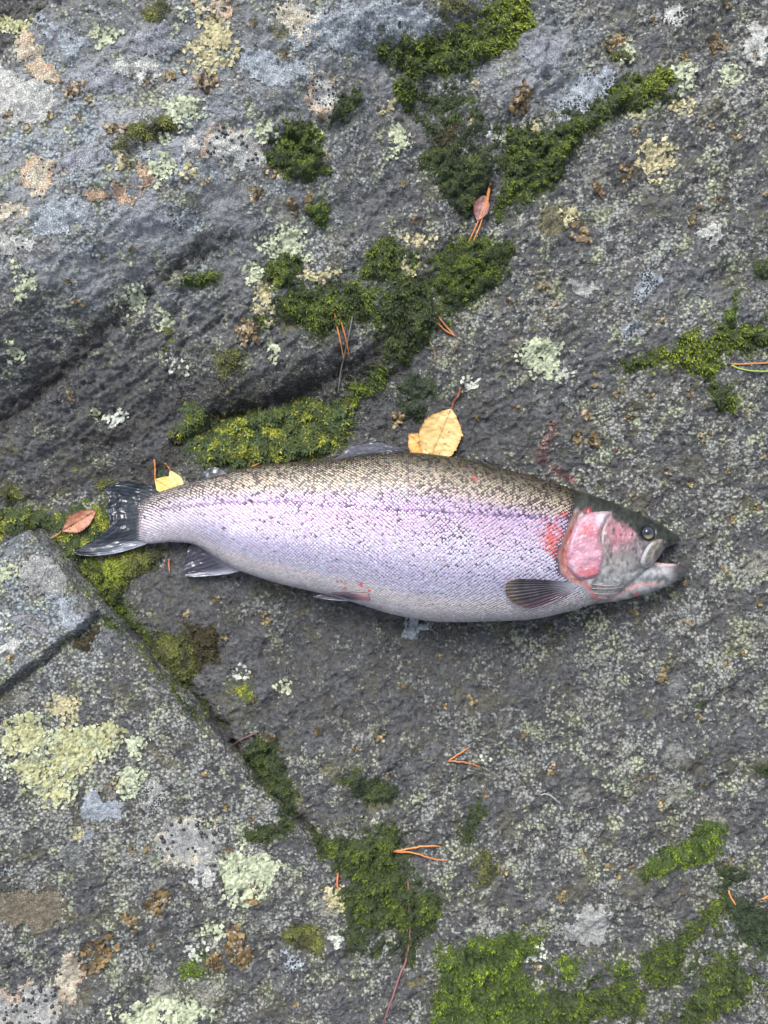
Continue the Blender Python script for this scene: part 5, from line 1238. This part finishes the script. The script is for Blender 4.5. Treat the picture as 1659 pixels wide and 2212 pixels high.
# ---------------------------------------------------------------- needles, twigs and other litter
OR = (.36, .135, .038); OR2 = (.42, .175, .055)
def litter(name, strands, label, cat='needles', group='fallen pine needles', lift=.0022, sheath=None):
    root = empty(name, at(*strands[0][0][0])); 
    for k, (pts, col, r0) in enumerate(strands):
        w = np.array([at(*q) for q in smooth_path(pts, 26)]); n = len(w)
        ks = np.ones(9) / 9; zz = np.convolve(np.pad(w[:, 2], 4, mode='edge'), ks, 'valid'); zz = np.maximum(zz + lift, w[:, 2] + .0012)
        V, F = tube(np.stack([w[:, 0], w[:, 1], zz], 1), r0 * np.interp(np.linspace(0, 1, n), [0, .06, .8, 1], [.75, 1, .95, .35]), 6)
        f = np.repeat(np.linspace(0, 1, n), 6); C = mix(col, np.array(col) * np.array((.62, .45, .4)), sstep(.08, 0, f) + sstep(.93, 1, f)) * (1 + .18 * fbm(f * 9, f * 0 + k, 1, 3, k))[:, None]
        adopt(new_mesh(strand_name(name), V, F, M_NEEDLE, col=C), root)
    if sheath:
        p, q = sheath; w = np.array([at(*p), at(*q)]); w[:, 2] += lift; V, F = tube(np.array([w[0], w.mean(0), w[1]]), [.0010, .0013, .0010], 7)
        adopt(new_mesh('sheath', V, F, M_NEEDLE, col=np.tile((.035, .02, .015), (len(V), 1))), root)
    tag(root, label, cat, group)
def strand_name(n): return {'pine_needles': 'needle', 'twig': 'stem', 'grass_stalk': 'stalk'}.get(n, 'needle')
R = .00078
litter('pine_needles', [([(1056,404),(1045,450),(1026,495),(1010,530)], OR, R), ([(1057,404),(1050,440),(1036,490),(1018,532)], OR2, R), ([(1058,404),(1050,450),(1040,475)], OR, R)], 'tripled orange needles across the dull pink leaf', lift=.006, sheath=((1059,400),(1056,410)))
litter('pine_needles', [([(719,652),(727,700),(736,740),(743,778)], OR2, R), ([(719,652),(735,690),(748,735),(755,772)], OR, R)], 'long pair of orange needles over the moss band', sheath=((717,646),(720,656)))
litter('pine_needles', [([(918,653),(935,685),(958,712),(985,728)], OR, R), ([(921,653),(945,682),(965,708),(984,728)], OR2, R)], 'curved pair of orange needles on dark moss right of centre')
litter('pine_needles', [([(1573,788),(1610,787),(1665,784),(1690,782)], OR2, R), ([(1573,788),(1600,798),(1640,803),(1690,800)], (.24,.33,.07), R)], 'orange and green needle pair at the right border', sheath=((1569,786),(1578,789)))
litter('pine_needles', [([(690,925),(680,938),(662,958),(641,980)], OR2, R)], 'single orange needle on the star moss carpet', lift=.006)
litter('pine_needles', [([(566,1000),(552,1006),(538,1014)], OR, R)], 'orange needle tip peeping from behind the trout back', lift=.006)
litter('pine_needles', [([(968,1643),(990,1628),(1014,1613)], OR2, R), ([(968,1643),(1000,1645),(1022,1650),(1040,1658)], OR, R)], 'forked orange needles on bare grey rock below the fish')
litter('pine_needles', [([(845,1835),(880,1830),(920,1824),(954,1825)], OR2, R*1.1), ([(845,1835),(890,1838),(930,1850),(968,1855)], OR, R*1.1)], 'forked orange needles on the broad lower moss patch', lift=.005, sheath=((833,1837),(848,1835)))
litter('pine_needles', [([(731,1882),(729,1900),(730,1920)], (.46,.14,.04), R*1.2)], 'short bright orange needle on the cream lichen', lift=.004)
litter('pine_needles', [([(1570,1918),(1574,1932),(1586,1952)], OR2, R*1.2)], 'short needle on dark moss near the lower right corner', lift=.005)
litter('pine_needles', [([(1640,1938),(1665,1928),(1690,1920)], OR2, R), ([(1640,1938),(1665,1935),(1690,1935)], OR, R)], 'needle pair cut by the right border low down', lift=.005)
litter('pine_needles', [([(367,1206),(366,1218),(368,1236)], (.42,.13,.05), R)], 'short red needle on wet rock left of the anal fin')
litter('pine_needles', [([(762,683),(755,720),(744,770),(735,815),(730,852)], (.11,.105,.10), .0008)], 'long grey weathered needle beside the orange pair', lift=.003)
litter('twig', [([(881,1900),(884,1960),(886,2010),(878,2065),(862,2110),(845,2160),(822,2225)], (.17,.075,.075), .0011)], 'thin reddish twig running down to the bottom border', 'twig', 'twigs on the rock')
litter('twig', [([(505,1607),(525,1595),(545,1586),(560,1580)], (.08,.045,.04), .0011)], 'short dark twig by the hook shaped moss', 'twig', 'twigs on the rock')
litter('grass_stalk', [([(1166,1716),(1180,1714),(1195,1722),(1207,1734)], (.22,.22,.22), .0008)], 'curled pale grey stalk on the grey rock at lower right', 'stalk', 'dry stalks')
litter('grass_stalk', [([(928,738),(935,752),(940,768),(938,784)], (.22,.16,.09), .0006)], 'thin dry stalk below the curved needles', 'stalk', 'dry stalks')

# a clotted drop of blood
def drop(x, y, r0, label):
    g = at(x, y); V = []; F = []; n = 14; m = 6
    for i in range(m):
        ph = i / (m - 1) * math.pi / 2
        for j in range(n):
            a = 2 * math.pi * j / n; rr = r0 * math.cos(ph) * (1 + .18 * math.sin(3 * a + x)); V.append((g[0] + rr * math.cos(a), g[1] + rr * math.sin(a), g[2] - .0006 + r0 * .45 * math.sin(ph)))
    for i in range(m - 1):
        for j in range(n): F.append((i * n + j, i * n + (j + 1) % n, (i + 1) * n + (j + 1) % n, (i + 1) * n + j))
    o = new_mesh('blood_drop', V, F, M_EYE, col=np.tile((.060, .005, .008), (len(V), 1))); tag(o, label, 'blood')
drop(1334, 971, .0030, 'dark red blood drop on grey rock above the trout head')
drop(1190, 908, .0022, 'glossy clotted blood blob in the stain behind the trout back')
